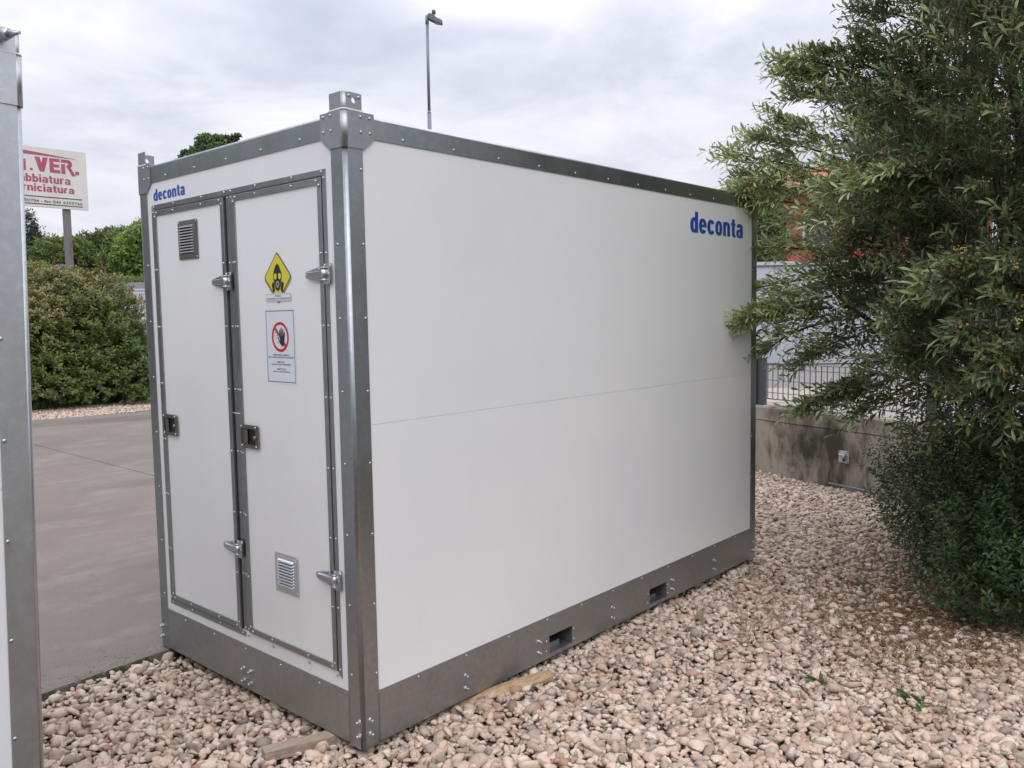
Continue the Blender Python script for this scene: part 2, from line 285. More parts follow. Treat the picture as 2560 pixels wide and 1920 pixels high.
def glyph(ch, t, w=.66):
    """heavy sans letter as strokes; x-height 1, returns polygons and advance"""
    P = []; th = t*.86
    def box(x0, y0, x1, y1): P.append([(x0, y0), (x1, y0), (x1, y1), (x0, y1)])
    def arc(x0, y0, x1, y1, a0, a1, tx=t, ty=th, ex=.86):
        cx, cy, rx, ry = (x0+x1)/2, (y0+y1)/2, (x1-x0)/2, (y1-y0)/2; n = max(3, int(abs(a1-a0)/15)); sg = lambda v: math.copysign(abs(v)**ex, v); pr = None
        for k in range(n+1):
            a = R_(a0+(a1-a0)*k/n); c, s_ = sg(math.cos(a)), sg(math.sin(a)); q = ((cx+rx*c, cy+ry*s_), (cx+(rx-tx)*c, cy+(ry-ty)*s_))
            if pr: P.append([pr[0], q[0], q[1], pr[1]])
            pr = q
    A = 1.40
    if ch == 'o': arc(0, -.02, w, 1.02, 0, 360)
    elif ch == 'c': arc(0, -.02, w, 1.02, 30, 330); w *= .96
    elif ch == 'e': arc(0, -.02, w, 1.02, 0, 325); box(t*.5, .42, w-.01, .42+th*.75)
    elif ch in 'db': arc(0, -.02, w, 1.02, 0, 360); box(*((w-t, 0, w, A) if ch == 'd' else (0, 0, t, A)))
    elif ch == 'a': box(w-t, 0, w, .70); arc(.02, .30, w, 1.02, 0, 165, t, th); arc(0, -.02, w-.04, .60, 0, 360, t*.95, th*.72)
    elif ch in 'nu':
        k0 = len(P); box(0, 0, t, 1.0); box(w-t, 0, w, .66); arc(0, .30, w, 1.02, 0, 180)
        if ch == 'u': P[k0:] = [[(w-x, 1-y) for x, y in p] for p in P[k0:]]
    elif ch == 'r': box(0, 0, t, 1.0); arc(0, .38, w*.95, 1.02, 62, 180); w = w*.70
    elif ch == 't': w = w*.68; x = w*.22; box(x, th*.4, x+t, 1.28); box(0, 1-th*.70, w, 1.0); arc(x, -.02, x+w*1.3, .62, 180, 262); box(x+t*.6, -.02, w*1.02, th*.72)
    elif ch == 'i': box(0, 0, t, 1.0); box(0, 1.16, t, A); w = t
    elif ch == 'v': P += [[(0, 1), (t, 1), (w*.5+t*.42, 0), (w*.5-t*.42, 0)], [(w-t, 1), (w, 1), (w*.5+t*.42, 0), (w*.5-t*.42, 0)]]
    elif ch == 's': arc(0, .46, w, 1.02, 35, 270); arc(0, -.02, w, .54, -145, 90)
    elif ch == 'V': P += [[(0, A), (t*1.25, A), (w*.6+t*.55, 0), (w*.6-t*.55, 0)], [(w*1.2-t*1.25, A), (w*1.2, A), (w*.6+t*.55, 0), (w*.6-t*.55, 0)]]; w *= 1.2
    elif ch == 'E': w *= .95; box(0, 0, t, A); box(t, A-th, w, A); box(t, A*.5-th*.45, w*.93, A*.5+th*.45); box(t, 0, w, th)
    elif ch == 'R': w *= 1.02; box(0, 0, t, A*.68); box(0, A-th, w*.6, A); arc(w*.1, A*.42, w, A, -90, 90); P.append([(t*1.15, A*.60), (t*2.1, A*.60), (w*1.28, -.12), (w*1.28-t*.9, -.16)]); w *= 1.15
    elif ch == '.': box(0, 0, t*.95, t*.95); w = t
    else: w = .4
    return P, w
def put_bold(fr, txt, box_, w, m, parent, t=.275, gw=.66, gap=.065):
    """heavy lettering from baseline box_[1] to ascender box_[3]"""
    x = 0; L_ = []
    for ch in txt:
        P, a = glyph(ch, t, gw); L_.append([[(px+x, py) for px, py in q] for q in P]); x += a+gap
    tot = x-gap; u0, v0, u1, v1 = box_; k = 0
    for g_ in L_:
        mb = MB(fr)
        for q in g_: mb.add([(u0+px/tot*(u1-u0), v0+py/1.40*(v1-v0), w+.00005*(k % 9)) for px, py in q], [tuple(range(len(q)))]); k += 1
        mb.build('letter', m, parent, False)

# ------------------------------------------------------------------ shared small hardware
def make_rivet():
    b = MB(); b.lathe([(.0062, 0), (.0062, .0012), (.005, .003), (.0026, .0036)], (0, 0), 10); b.mi = 1; b.lathe([(.0026, .0037), (.0019, .0030)], (0, 0), 8)
    me = b.build('rivet', [M_ZINC, M_DARK], None, False); d = me.data; bpy.data.objects.remove(me); return d
def make_bolt():
    b = MB(); b.lathe([(.0125, 0), (.0125, .002), (.006, .0021)], (0, 0), 14); b.prism([(.0098*math.cos(R_(60*k+12)), .0098*math.sin(R_(60*k+12))) for k in range(6)], .002, .011)
    b.lathe([(.0048, .0108), (.0048, .0165), (.003, .017)], (0, 0), 8)
    me = b.build('bolt', [M_ZINC], None); d = me.data; bpy.data.objects.remove(me); return d
RIV, BOLT = make_rivet(), make_bolt()
def rivet(parent, fr, u, v, w, data=RIV, name='rivet'):
    o = bpy.data.objects.new(name, data); COL.objects.link(o); o.parent = parent
    j = Matrix.Rotation(random.uniform(0, 6), 3, 'Z'); m = (fr @ j).to_4x4(); m.translation = fr @ Vector((u, v, w)); o.matrix_local = m

G1_, G2_ = M_GALV, M_GALV2
# ------------------------------------------------------------------ steel framed container
CL, CW, CT = 3.475, 1.717, 2.505
def wrap(name, cx, cy, sx, sy, cols, zb, zt, off, th, m, parent, r=.015):
    """sheet folded round a vertical corner; s<0 runs along the short face, s>0 along the long face"""
    def pos(s, d):
        rr = r+d; q = r*math.pi/4
        if abs(s) <= q:
            a = s/q*math.pi/4; a = R_(225)+a; return (r+rr*math.cos(a), r+rr*math.sin(a))
        if s > 0: return (r+(s-q), -d)
        return (-d, r+(-s-q))
    q = r*math.pi/4; ss = sorted(set(list(cols)+[-q, -q/2, 0, q/2, q])); V = []; b = MB()
    for s_ in ss:
        for d, z in ((off, zb(s_)), (off, zt(s_)), (off-th, zt(s_)), (off-th, zb(s_))):
            p = pos(s_, d); V.append((cx+sx*p[0], cy+sy*p[1], z))
    F = []; sm = []
    for i in range(len(ss)-1):
        for k in range(4): F.append((i*4+k, i*4+(k+1) % 4, i*4+4+(k+1) % 4, i*4+4+k)); sm.append(k == 0 and abs(ss[i]) <= q+1e-6 and abs(ss[i+1]) <= q+1e-6)
    n = len(ss); F += [(0, 1, 2, 3), (4*n-1, 4*n-2, 4*n-3, 4*n-4)]; sm += [False, False]
    b.add(V, F); b.sm = sm
    return b.build(name, m, parent)
def profile(name, prof, a, b_, axis, m, parent, flip=1, org=0):
    """prof (depth, z) closed polygon swept along x or y"""
    b = MB(); n = len(prof); V = []
    for t_ in (a, b_):
        for d, z in prof: V.append((t_, org+flip*d, z) if axis == 'x' else (org+flip*d, t_, z))
    b.add(V, [tuple(range(n)), tuple(range(2*n-1, n-1, -1))] + [(i, n+i, n+(i+1) % n, (i+1) % n) for i in range(n)])
    b.sm = [False, False] + [1 <= i <= 4 for i in range(n)]
    return b.build(name, m, parent)
def plate_holes(b, u0, u1, v0, v1, holes, w0, w1):
    us = sorted({u0, u1} | {h[0] for h in holes} | {h[1] for h in holes}); vv = sorted({v0, v1} | {h[2] for h in holes} | {h[3] for h in holes})
    solid = lambda i, j: 0 <= i < len(us)-1 and 0 <= j < len(vv)-1 and not any(h[0] <= (us[i]+us[i+1])/2 <= h[1] and h[2] <= (vv[j]+vv[j+1])/2 <= h[3] for h in holes)
    for i in range(len(us)-1):
        for j in range(len(vv)-1):
            if not solid(i, j): continue
            a, c, d, e_ = us[i], us[i+1], vv[j], vv[j+1]
            b.add([(a, d, w1), (c, d, w1), (c, e_, w1), (a, e_, w1)], [(0, 1, 2, 3)]); b.add([(a, d, w0), (c, d, w0), (c, e_, w0), (a, e_, w0)], [(3, 2, 1, 0)])
            for (di, dj, p, q_) in ((-1, 0, (a, e_), (a, d)), (1, 0, (c, d), (c, e_)), (0, -1, (a, d), (c, d)), (0, 1, (c, e_), (a, e_))):
                if not solid(i+di, j+dj): b.add([(*p, w1), (*p, w0), (*q_, w0), (*q_, w1)], [(0, 1, 2, 3)])
def container(root, doors):
    M_GALV, M_GALV2 = (G1_, G2_) if doors else (M_GALVB, M_GALVB)
    SEAM = 1.304
    def panel(fr, u0, u1, v0, v1, org, holes=()):
        b = MB(fr, org); plate_holes(b, u0, u1, v0, v1, holes, -.06, -.004); return b.build('side_panel', M_PANEL, root, False)
    holes = [(-1.566, -.150, .285, 2.284)] if doors else []
    hl = [(a, b_, c, min(d, SEAM)) for a, b_, c, d in holes]; hu = [(a, b_, SEAM, d) for a, b_, c, d in holes]
    for fr, L, org in ((LONG, (0.06, CL-.06), (0, 0, 0)), (LONG @ Matrix.Rotation(math.pi, 3, 'Y'), (-CL+.06, -.06), (0, CW, 0)),
                       (SHORT, (-CW+.06, -.06), (0, 0, 0)), (SHORT @ Matrix.Rotation(math.pi, 3, 'Y'), (.06, CW-.06), (CL, 0, 0))):
        first = fr is SHORT
        panel(fr, L[0], L[1], .20, SEAM-.0016, org, hl if first else ()); panel(fr, L[0], L[1], SEAM+.0016, 2.43, org, hu if first else ())
        g = MB(fr, org); g.box((L[0], SEAM-.0016, -.05), (L[1], SEAM+.0016, -.0064)); g.build('seam_strip', M_SEAL, root)
    b = MB(); b.box((.05, .05, 2.44), (CL-.05, CW-.05, 2.494)); b.build('roof', M_GALV2, root)
    b = MB(); b.box((.065, .065, .10), (CL-.065, CW-.065, .16)); b.build('underframe', M_DARK if doors else M_GALV2, root)
    tz = lambda s: CT-.09; low = lambda s: 0.0
    arc = [(-.012+.012*math.cos(R_(a)), CT-.012+.012*math.sin(R_(a))) for a in (0, 22.5, 45, 67.5, 90)]
    rp = [(0, 2.417)] + [(-x, z) for x, z in arc] + [(.06, CT), (.06, CT-.004), (.004, CT-.02), (.004, 2.417)]
    out = {}
    for k, (cx, cy, sx, sy) in enumerate(((0, 0, 1, 1), (0, CW, 1, -1), (CL, 0, -1, 1), (CL, CW, -1, -1))):
        p = wrap('corner_post', cx, cy, sx, sy, (-.083, .083), low, tz, 0, .003, M_GALV, root); out['post', k] = p
        def cb_(s): return 2.373 + max(0, min(1, (abs(s)-.088)/.05))*.043
        c = wrap('corner_cap', cx, cy, sx, sy, (-.139, -.088, .088, .139), cb_, lambda s: CT+.007, .0045, .003, M_GALV2, root); out['cap', k] = c
        sl = wrap('sealant_bead', cx, cy, sx, sy, (-.085, .085), lambda s: CT+.0072, lambda s: CT+.0125, .0055, .008, M_SEAL, c)
        # lifting lug: folded angle with a doubled, drilled flange on the long side
        wrap('lifting_lug', cx, cy, sx, sy, (-.083, .014), lambda s: CT-.03, lambda s: CT+.075, 0, .004, M_GALV2, root)
        fr = Matrix(((sx, 0, 0), (0, 0, -sy), (0, 1, 0))); b = MB(fr, (cx, cy, 0)); n = 20; o_, i_ = [], []
        c0 = (.050, CT+.046); rect = (.0145, CT-.03, .087, CT+.075)
        for q in range(n):
            a = 2*math.pi*q/n; ca, sa = math.cos(a), math.sin(a); t_ = min(((rect[2]-c0[0])/ca if ca > 1e-6 else (rect[0]-c0[0])/ca if ca < -1e-6 else 9), ((rect[3]-c0[1])/sa if sa > 1e-6 else (rect[1]-c0[1])/sa if sa < -1e-6 else 9))
            o_.append((c0[0]+ca*t_, c0[1]+sa*t_)); i_.append((c0[0]+ca*.011, c0[1]+sa*.011))
        for w in (-.007, .001): b.ring(o_, i_, w)
        b.add([(*p_, .001) for p_ in i_] + [(*p_, -.007) for p_ in i_], [(q, (q+1) % n, n+(q+1) % n, n+q) for q in range(n)], True)
        b.add([(*p_, .001) for p_ in o_] + [(*p_, -.007) for p_ in o_], [(q, (q+1) % n, n+(q+1) % n, n+q) for q in range(n)])
        lg = b.build('lug_plate', M_GALV2, root)
        if sy > 0:
            f2 = LONG if sx > 0 else LONG; X = lambda d: cx+sx*d
            for d, z in ((.027, .060), (.073, .060)): rivet(lg, LONG, X(d), CT+z, .001)
            for d in (.077, .121):
                for z in (2.436, 2.493): rivet(c, LONG, X(d), z, .0045)
        if sx > 0:
            for d in (.077, .123):
                for z in (2.441, 2.498): rivet(c, SHORT, -(cy+sy*d), z, .0045)
        for i in range(8):
            z = 2.296-.2855*i
            if sy > 0 and (i > 0 or sx > 0): rivet(p, LONG, cx+sx*.077, z, 0)
            if sx > 0 and i > 0: rivet(p, SHORT, -(cy+sy*.062), z, 0)
        for z in (.057, .114):
            if sy > 0: rivet(p, LONG, cx+sx*.040, z, 0, BOLT, 'bolt')
            if sx > 0: rivet(p, SHORT, -(cy+sy*.022), z, 0, BOLT, 'bolt')
    for (ax, a, b_, org, fl) in (('x', .02, CL-.02, 0, 1), ('x', .02, CL-.02, CW, -1), ('y', .02, CW-.02, 0, 1), ('y', .02, CW-.02, CL, -1)):
        rl = profile('top_rail', rp, a, b_, ax, M_GALV, root, fl, org)
        if ax == 'x' and org == 0: [rivet(rl, LONG, .293+.2845*i, 2.435, 0) for i in range(11)]
        if ax == 'y' and org == 0: [rivet(rl, SHORT, -(.287+.2838*i), 2.439, 0) for i in range(5)]
    pk = [(1.175, 1.361, .029, .119), (2.101, 2.286, .029, .119)]
    b = MB(LONG); plate_holes(b, .084, CL-.084, .008, .222, pk, -.003, 0); b.box((.084, .008, -.05), (CL-.084, .011, -.0031)); sk = b.build('base_rail', M_GALV2, root, False)
    for h in pk:
        l = MB(LONG); g = .0005; l.box((h[0]-.004, h[2], -CW+.05), (h[0]-g, h[3], -.0035)); l.box((h[1]+g, h[2], -CW+.05), (h[1]+.004, h[3], -.0035))
        l.box((h[0], h[3]+g, -CW+.05), (h[1], h[3]+.004, -.0035)); l.box((h[0], h[2]-.004, -CW+.05), (h[1], h[2]-g, -.0035))
        l.box((h[0], h[2], -.05), (h[0]+.135, h[2]+.026, -.046)); l.box((h[0]+.131, h[2], -.20), (h[0]+.135, h[2]+.026, -.05)); l.box((h[0], h[2], -.60), (h[1], h[3], -.55))
        l.build('forklift_pocket', M_GALV2, root)
        for v in (.045, .098):
            for u in (h[0]-.022, h[1]+.016): rivet(sk, LONG, u, v, 0)
    for i in range(11): rivet(sk, LONG, .302+.2865*i, .206, 0)
    for u in (.582, 1.095, 1.724, 2.352, 2.871):
        for v in (.057, .114): rivet(sk, LONG, u, v, 0, BOLT, 'bolt')
    b = MB(SHORT); b.box((-CW+.084, .008, -.003), (-.084, .222, 0)); b.box((-CW+.084, .008, -.05), (-.084, .011, -.0031)); sk = b.build('base_rail', M_GALV2, root)
    for i in range(5): rivet(sk, SHORT, -(.285+.2885*i), .2, 0)
    if doors:
        for u in (.829, .889):
            for v in (.042, .099): rivet(sk, SHORT, -u, v, 0, BOLT, 'bolt')
    b = MB(LONG); b.box((.084, .008, -CW), (CL-.084, .222, -CW+.003)); b.build('base_rail', M_GALV2, root)
    b = MB(SHORT); b.box((-CW+.084, .008, -CL), (-.084, .222, -CL+.003)); b.build('base_rail', M_GALV2, root)
    return out
booth = empty('site_container', (0, 0, 0), label='white panelled container with two narrow doors and warning stickers, standing on the pebbles', cat='container')
parts = container(booth, True)
# hinge pins sticking out past the far end
for z in (1.49, 1.93):
    b = MB(); b.tube([(CL+.002, .016, z), (CL+.02, .014, z)], .012, 10); b.tube([(CL+.02, .014, z), (CL+.034, .013, z)], .008, 8); b.build('end_bolt', M_ZINC, booth)

# ---- doors
fr0 = MB(SHORT); fr0.box((-1.58, .27, -.05), (-.14, 2.30, -.045)); frame = fr0.build('door_frame', M_DARK, booth)  # near-black backing sheet, shade of the door gaps put in as colour
def strip(parent, quad, w0, w1, m=M_GALV, name='trim_strip'):
    b = MB(SHORT); b.prism([(-y, z) for y, z in quad], w0, w1); return b.build(name, m, parent, True, .0016)
OT, OB, OR_, OL = 2.308, .260, .127, 1.588; w_ = .024
for q in ([(OL, OT), (.857, OT), (.857, OT-w_), (OL-w_, OT-w_)], [(.856, OT), (OR_, OT), (OR_+w_, OT-w_), (.856, OT-w_)],
          [(OL-w_, OB+w_), (.857, OB+w_), (.857, OB), (OL, OB)], [(.856, OB+w_), (OR_+w_, OB+w_), (OR_, OB), (.856, OB)],
          [(OR_+w_-.0005, OT-w_-.0005), (OR_, OT-.001), (OR_, OB+.001), (OR_+w_-.0005, OB+w_+.0005)], [(OL, OT-.001), (OL-w_+.0005, OT-w_-.0005), (OL-w_+.0005, OB+w_+.0005), (OL, OB+.001)],
          [(.8835, OT-w_-.0005), (.8580, OT-w_-.0005), (.8580, OB+w_+.0005), (.8835, OB+w_+.0005)], [(.8555, OT-w_-.0005), (.8295, OT-w_-.0005), (.8295, OB+w_+.0005), (.8555, OB+w_+.0005)]):
    strip(frame, q, -.040 if abs(q[0][0]-.857) < .03 and q[0][1] < OT-.01 else -.004, -.0075 if abs(q[0][0]-.857) < .03 and q[0][1] < OT-.01 else -.0005, M_GALV, 'frame_strip')
zs = [1.983-.2855*i for i in range(6)] + [.36]
for y in (.139, .842, .871, 1.577):
    for z in zs[:6]: rivet(frame, SHORT, -y, z, -.0005 if y in (.139, 1.577) else -.0075)
for y in (.355, .628, 1.089, 1.36): rivet(frame, SHORT, -y, 2.298, -.0005); rivet(frame, SHORT, -y, .271, -.0005)
for y in (.139, .842, .871, 1.577): wr_ = -.0005 if y in (.139, 1.577) else -.0075; rivet(frame, SHORT, -y, 2.272, wr_); rivet(frame, SHORT, -y, .297, wr_)
for y in (.154, .83, .884, 1.562): rivet(frame, SHORT, -y, 2.297, -.0005); rivet(frame, SHORT, -y, .272, -.0005)
def hinge(door, y, z):
    b = MB(SHORT, (-.0035, 0, 0)); u0 = -y-.166                    # strap tip
    tip = [(u0+.012*(1-math.cos(R_(a))), .014*math.sin(R_(a))) for a in (0, 30, 60, 90)]
    sh = [(u+0, z+v) for u, v in tip] + [(u0+.088, z+.028), (u0+.102, z+.028), (u0+.102, z-.028), (u0+.088, z-.028)] + [(u, z-v) for u, v in reversed(tip[1:])]
    b.prism(list(reversed(sh)), .0043, .0075)
    b.add([(u0+.018, z-.013, .006), (u0+.018, z+.013, .006), (u0+.024, z-.008, .015), (u0+.024, z+.008, .015), (u0+.128, z-.013, .006), (u0+.128, z+.013, .006), (u0+.128, z-.011, .020), (u0+.128, z+.011, .020)],
          [(0, 1, 3, 2), (2, 3, 7, 6), (0, 2, 6, 4), (1, 5, 7, 3), (4, 6, 7, 5), (0, 4, 5, 1)])
    b.tube([(u0+.132, z-.021, .013), (u0+.132, z+.021, .013)], .0115, 14); b.tube([(u0+.132, z-.025, .013), (u0+.132, z+.025, .013)], .0135, 14) if False else None
    for s in (-1, 1): b.tube([(u0+.132, z+s*.0215, .013), (u0+.132, z+s*.0265, .013)], .0135, 14)
    P = [(.122, .03), (.132, .04), (.155, .04), (.166, .028), (.166, -.028), (.155, -.04), (.132, -.04), (.122, -.03)]
    b.prism([(u0+a, z+c) for a, c in reversed(P)], .004, .0085); b.box((u0+.118, z-.041, .0002), (u0+.1665, z+.041, .0038))
    for a, c, w in ((.010, 0, .006), (.092, .021, .006), (.092, -.021, .006), (.133, .0335, .0085), (.155, 0, .0085), (.136, -.0335, .0085)): b.lathe([(.0048, w), (.0044, w+.0022), (.002, w+.0032)], (u0+a, z+c), 8)
    return b.build('hinge', M_ZINC, door, True)
def latch(door, y, z):
    b = MB(SHORT, (-.004, 0, 0)); u0 = -y; W_, H_ = .146, .105; o = rrect(u0, z, u0+W_, z+H_, .008); i_ = rrect(u0+.010, z+.017, u0+.123, z+.088, .006)
    for w in (.0005, .005): b.ring(o, i_, w)
    n = len(o); b.add([(*p, .005) for p in o]+[(*p, .0005) for p in o], [(k, (k+1) % n, n+(k+1) % n, n+k) for k in range(n)]); b.add([(*p, .005) for p in i_]+[(*p, -.0015) for p in i_], [(k, (k+1) % n, n+(k+1) % n, n+k) for k in range(n)])
    b.mi = 1; b.flat(i_, -.0016); b.mi = 0  # flat near-black face painted as the shade of a deep recess
    b.add([(u0+.016, z+.021, .001), (u0+.066, z+.021, .0085), (u0+.066, z+.084, .0085), (u0+.016, z+.084, .001), (u0+.016, z+.021, -.001), (u0+.066, z+.021, .006), (u0+.066, z+.084, .006), (u0+.016, z+.084, -.001)],
          [(0, 1, 2, 3), (7, 6, 5, 4), (0, 4, 5, 1), (1, 5, 6, 2), (2, 6, 7, 3), (3, 7, 4, 0)])
    b.lathe([(.009, .004), (.009, .012), (.006, .014)], (u0+.123, z+.050), 10)
    b.mi = 2
    for a, c in ((.010, .009), (.128, .009), (.010, .096), (.125, .096)): b.lathe([(.0055, .005), (.0048, .0078), (.002, .0086)], (u0+a, z+c), 9)
    return b.build('latch', [M_STAIN, M_DARK, M_ZINC], door)
def vent(door, y0, y1, z0, z1, n, m, double):
    b = MB(SHORT); u0, u1 = -y0, -y1; b.prism(rrect(u0, z0, u1, z1, .006), .0005, .003)
    if double: b.prism(rrect(u0+.009, z0+.010, u1-.009, z1-.010, .006), .003, .006)
    else: b.prism(rrect(u0+.011, z0+.012, u1-.011, z1-.014, .008), .003, .0045)
    a, c = u0+.024, u1-.030 if not double else u1-.036; top = z1-.024; pitch = (z1-z0-.052)/n; base = .006 if double else .0045
    for i in range(n):
        t = top-i*pitch; hgt = pitch*.80; lo = t-hgt; K = 6; V = []; r = .006
        us = [a, a+r*.4, a+r, c-r, c-r*.4, c]; sc = [0, .7, 1, 1, .7, 0]
        for u, s in zip(us, sc): V += [(u, t-(1-s)*hgt*.4, base), (u, (t+lo)/2+hgt*.1, base+.0065*s+.0001), (u, lo+.001, base+.0095*s+.0002), (u, lo-.0008, base+.0078*s+.0001), (u, lo+.0012, base+.0002)]
        b.mi = 0; b.add(V, [(k*5+j, k*5+j+1, k*5+6+j, k*5+5+j) for k in range(5) for j in range(3)]); b.mi = 1; b.add(V, [(k*5+3, k*5+4, k*5+9, k*5+8) for k in range(5)])
        b.flat([(a+r*.6, lo-.0028), (c-r*.6, lo-.0028), (c-r*.6, lo+.0008), (a+r*.6, lo+.0008)], base+.0002)  # dark strip painted as the shaded louvre slot
    b.mi = 2
    for u in (u0+.008, u1-.008):
        for z in (z0+.009, z1-.009): b.lathe([(.004, .003), (.0035, .0062 if double else .005), (.0015, .0068 if double else .0056)], (u, z), 8)
    return b.build('vent', [m, M_DARK, M_ZINC], door, False)
M_VENT = mat('vent_aluminium', (.74, .75, .77), .3, .85); M_VENTD = mat('weathered_vent_steel', (.30, .295, .29), .36, .85)
M_TRIM = galv('door_edge_trim', (.36, .38, .39), .30, .42)
doors = []
for (yr, yl, hy) in ((.153, .820, .100), (.892, 1.562, .838)):
    zb, zt = .289, 2.277; b = MB(SHORT); b.box((-yl+.001, zb+.001, -.04), (-yr-.001, zt-.001, -.002)); d = b.build('door', M_PANEL, booth); t = .0265; doors.append(d)
    for q in ([(yl, zt), (yr, zt), (yr+t, zt-t), (yl-t, zt-t)], [(yl-t, zb+t), (yr+t, zb+t), (yr, zb), (yl, zb)],
              [(yr+t-.0004, zt-t-.0004), (yr, zt-.001), (yr, zb+.001), (yr+t-.0004, zb+t+.0004)], [(yl, zt-.001), (yl-t+.0004, zt-t-.0004), (yl-t+.0004, zb+t+.0004), (yl, zb+.001)]): strip(d, q, -.03, .0042, M_TRIM)
    for y in (yr+.0135, yl-.0135):
        for z in zs[:6]: rivet(d, SHORT, -y, z, .0042)
        for z in (zt-.030, zb+.030): rivet(d, SHORT, -y, z, .0042)
    for y in (yr+.032, yl-.032):
        for z in (zt-.012, zb+.012): rivet(d, SHORT, -y, z, .0042)
    for y in ((.355, .628) if yr < .5 else (1.089, 1.36)):
        for z in (zt-.0135, zb+.0135): rivet(d, SHORT, -y, z, .0042)
    hinge(d, hy, 1.901); hinge(d, hy, .675)
rd, ld = doors
latch(rd, .815, 1.155); latch(ld, 1.557, 1.153)
vent(ld, 1.317, 1.131, 2.020, 2.204, 10, M_VENTD, True).name = 'vent'; vent(rd, .582, .409, .543, .714, 9, M_VENT, False)
# ---- stickers
def rpoly(pts, r, n=4):
    out = []; m_ = len(pts)
    for i in range(m_):
        p = Vector(pts[i]); a = (Vector(pts[i-1])-p).normalized(); c = (Vector(pts[(i+1) % m_])-p).normalized(); s = p+a*r; e_ = p+c*r
        out += [tuple((1-t)**2*s+2*t*(1-t)*p+t*t*e_) for t in [k/n for k in range(n+1)]]
    return out
b = MB(SHORT); cy_, cz_ = -.482, 1.905
def dia(h, dz=0): return [(cy_, cz_+h+dz), (cy_-h*.97, cz_+dz), (cy_, cz_-h+dz), (cy_+h*.97, cz_+dz)]
W0 = -.002
b.mi = 0; b.flat(rpoly(dia(.116, -.004), .016), W0+.0004)
b.mi = 1; b.flat(rpoly(dia(.108, -.008), .016), W0+.0008)
b.mi = 2; b.flat(rpoly(dia(.1045, -.0065), .014), W0+.0012)
b.mi = 1; b.flat(rpoly(dia(.1055), .014), W0+.0016)
b.mi = 2; b.flat(rpoly(dia(.099), .013), W0+.0020)
b.mi = 1; X = lambda pts, s=1: [(cy_+.0006*s*x, cz_+.0006*y) for x, y in pts]
w = W0+.0024                                      # gas mask pictogram, units of 0.6 mm
b.flat(X([(-6, 92), (6, 92), (8, 84), (22, 82), (24, 76), (38, 48), (46, 40), (50, 26), (-50, 26), (-46, 40), (-38, 48), (-24, 76), (-22, 82), (-8, 84)]), w)
b.flat(X([(-52, 26), (52, 26), (54, 10), (50, -16), (42, -36), (40, -56), (32, -76), (16, -92), (14, -98), (-14, -98), (-16, -92), (-32, -76), (-40, -56), (-42, -36), (-50, -16), (-54, 10)]), w)
for s in (-1, 1):
    b.mi = 1; b.flat(X([(46*s, -36), (58*s, -32), (76*s, -50), (60*s, -112), (50*s, -108), (34*s, -92)][::s]), w)
    b.mi = 2; e_ = [(s*27+18*math.cos(R_(a)), 8+26*math.sin(R_(a))) for a in range(0, 360, 20)]; e_ = [(x, min(y, 26 - .12*abs(x))) for x, y in e_]; b.flat(X(e_), w+.0004)
    b.flat(X([(44*s, -38), (46*s, -38), (33*s, -84), (31*s, -84)][::s]), w+.0004)
circ = lambda r, c=(0, -52): [(c[0]+r*.92*math.cos(R_(a)), c[1]+r*math.sin(R_(a))) for a in range(0, 360, 20)]
b.mi = 0; b.ring(X(circ(22)), X(circ(18.5)), w+.0004); b.ring(X(circ(14)), X(circ(12.5)), w+.0004); b.ring(X(circ(9)), X(circ(8)), w+.0004)
b.mi = 1; b.flat(rrect(-.575, 1.806, -.391, 1.833, .004), w+.0006); b.mi = 0; b.flat(rrect(-.578, 1.803, -.388, 1.836, .005), w+.0003); b.flat(rrect(-.574, 1.807, -.392, 1.832, .004), w+.0009)
b.mi = 1; put_text(b, 'ATTENZIONE', (-.506, 1.8215, -.462, 1.8285), w+.0012, .012); put_text(b, 'ACCESSO CONSENTITO SOLO CON MASCHERA E DPI', (-.570, 1.8105, -.397, 1.8170), w+.0012, .012)
b.build('warning_sticker', [M_WHITE, M_BLACK, M_YEL], rd, False)['label'] = 'yellow diamond sticker with black gas mask'
b = MB(SHORT); u0, u1, v0, v1 = -.589, -.374, 1.457, 1.768
b.mi = 0; b.flat([(u0-.004, v0-.004), (u1+.004, v0-.004), (u1+.004, v1+.004), (u0-.004, v1+.004)], W0+.0005)
b.mi = 1; b.ring([(u0+.004, v0+.004), (u1-.004, v0+.004), (u1-.004, v1-.004), (u0+.004, v1-.004)], [(u0+.0065, v0+.0065), (u1-.0065, v0+.0065), (u1-.0065, v1-.0065), (u0+.0065, v1-.0065)], W0+.001)
cc = (-.4805, 1.653); CI = lambda r: [(cc[0]+r*math.cos(R_(a)), cc[1]+r*math.sin(R_(a))) for a in range(0, 360, 9)]
b.mi = 2; b.ring(CI(.0635), CI(.0515), W0+.001); q = .052*.7071; t = .0045
b.flat([(cc[0]-q-t, cc[1]+q-t), (cc[0]+q-t, cc[1]-q-t), (cc[0]+q+t, cc[1]-q+t), (cc[0]-q+t, cc[1]+q+t)], W0+.0013)
b.mi = 1; hx, hz = cc[0]+.014, cc[1]-.010; w = W0+.0018
b.flat([(hx-.016, hz+.012), (hx-.012, hz-.014), (hx-.006, hz-.027), (hx+.004, hz-.030), (hx+.012, hz-.024), (hx+.017, hz-.004), (hx+.018, hz+.012)], w)
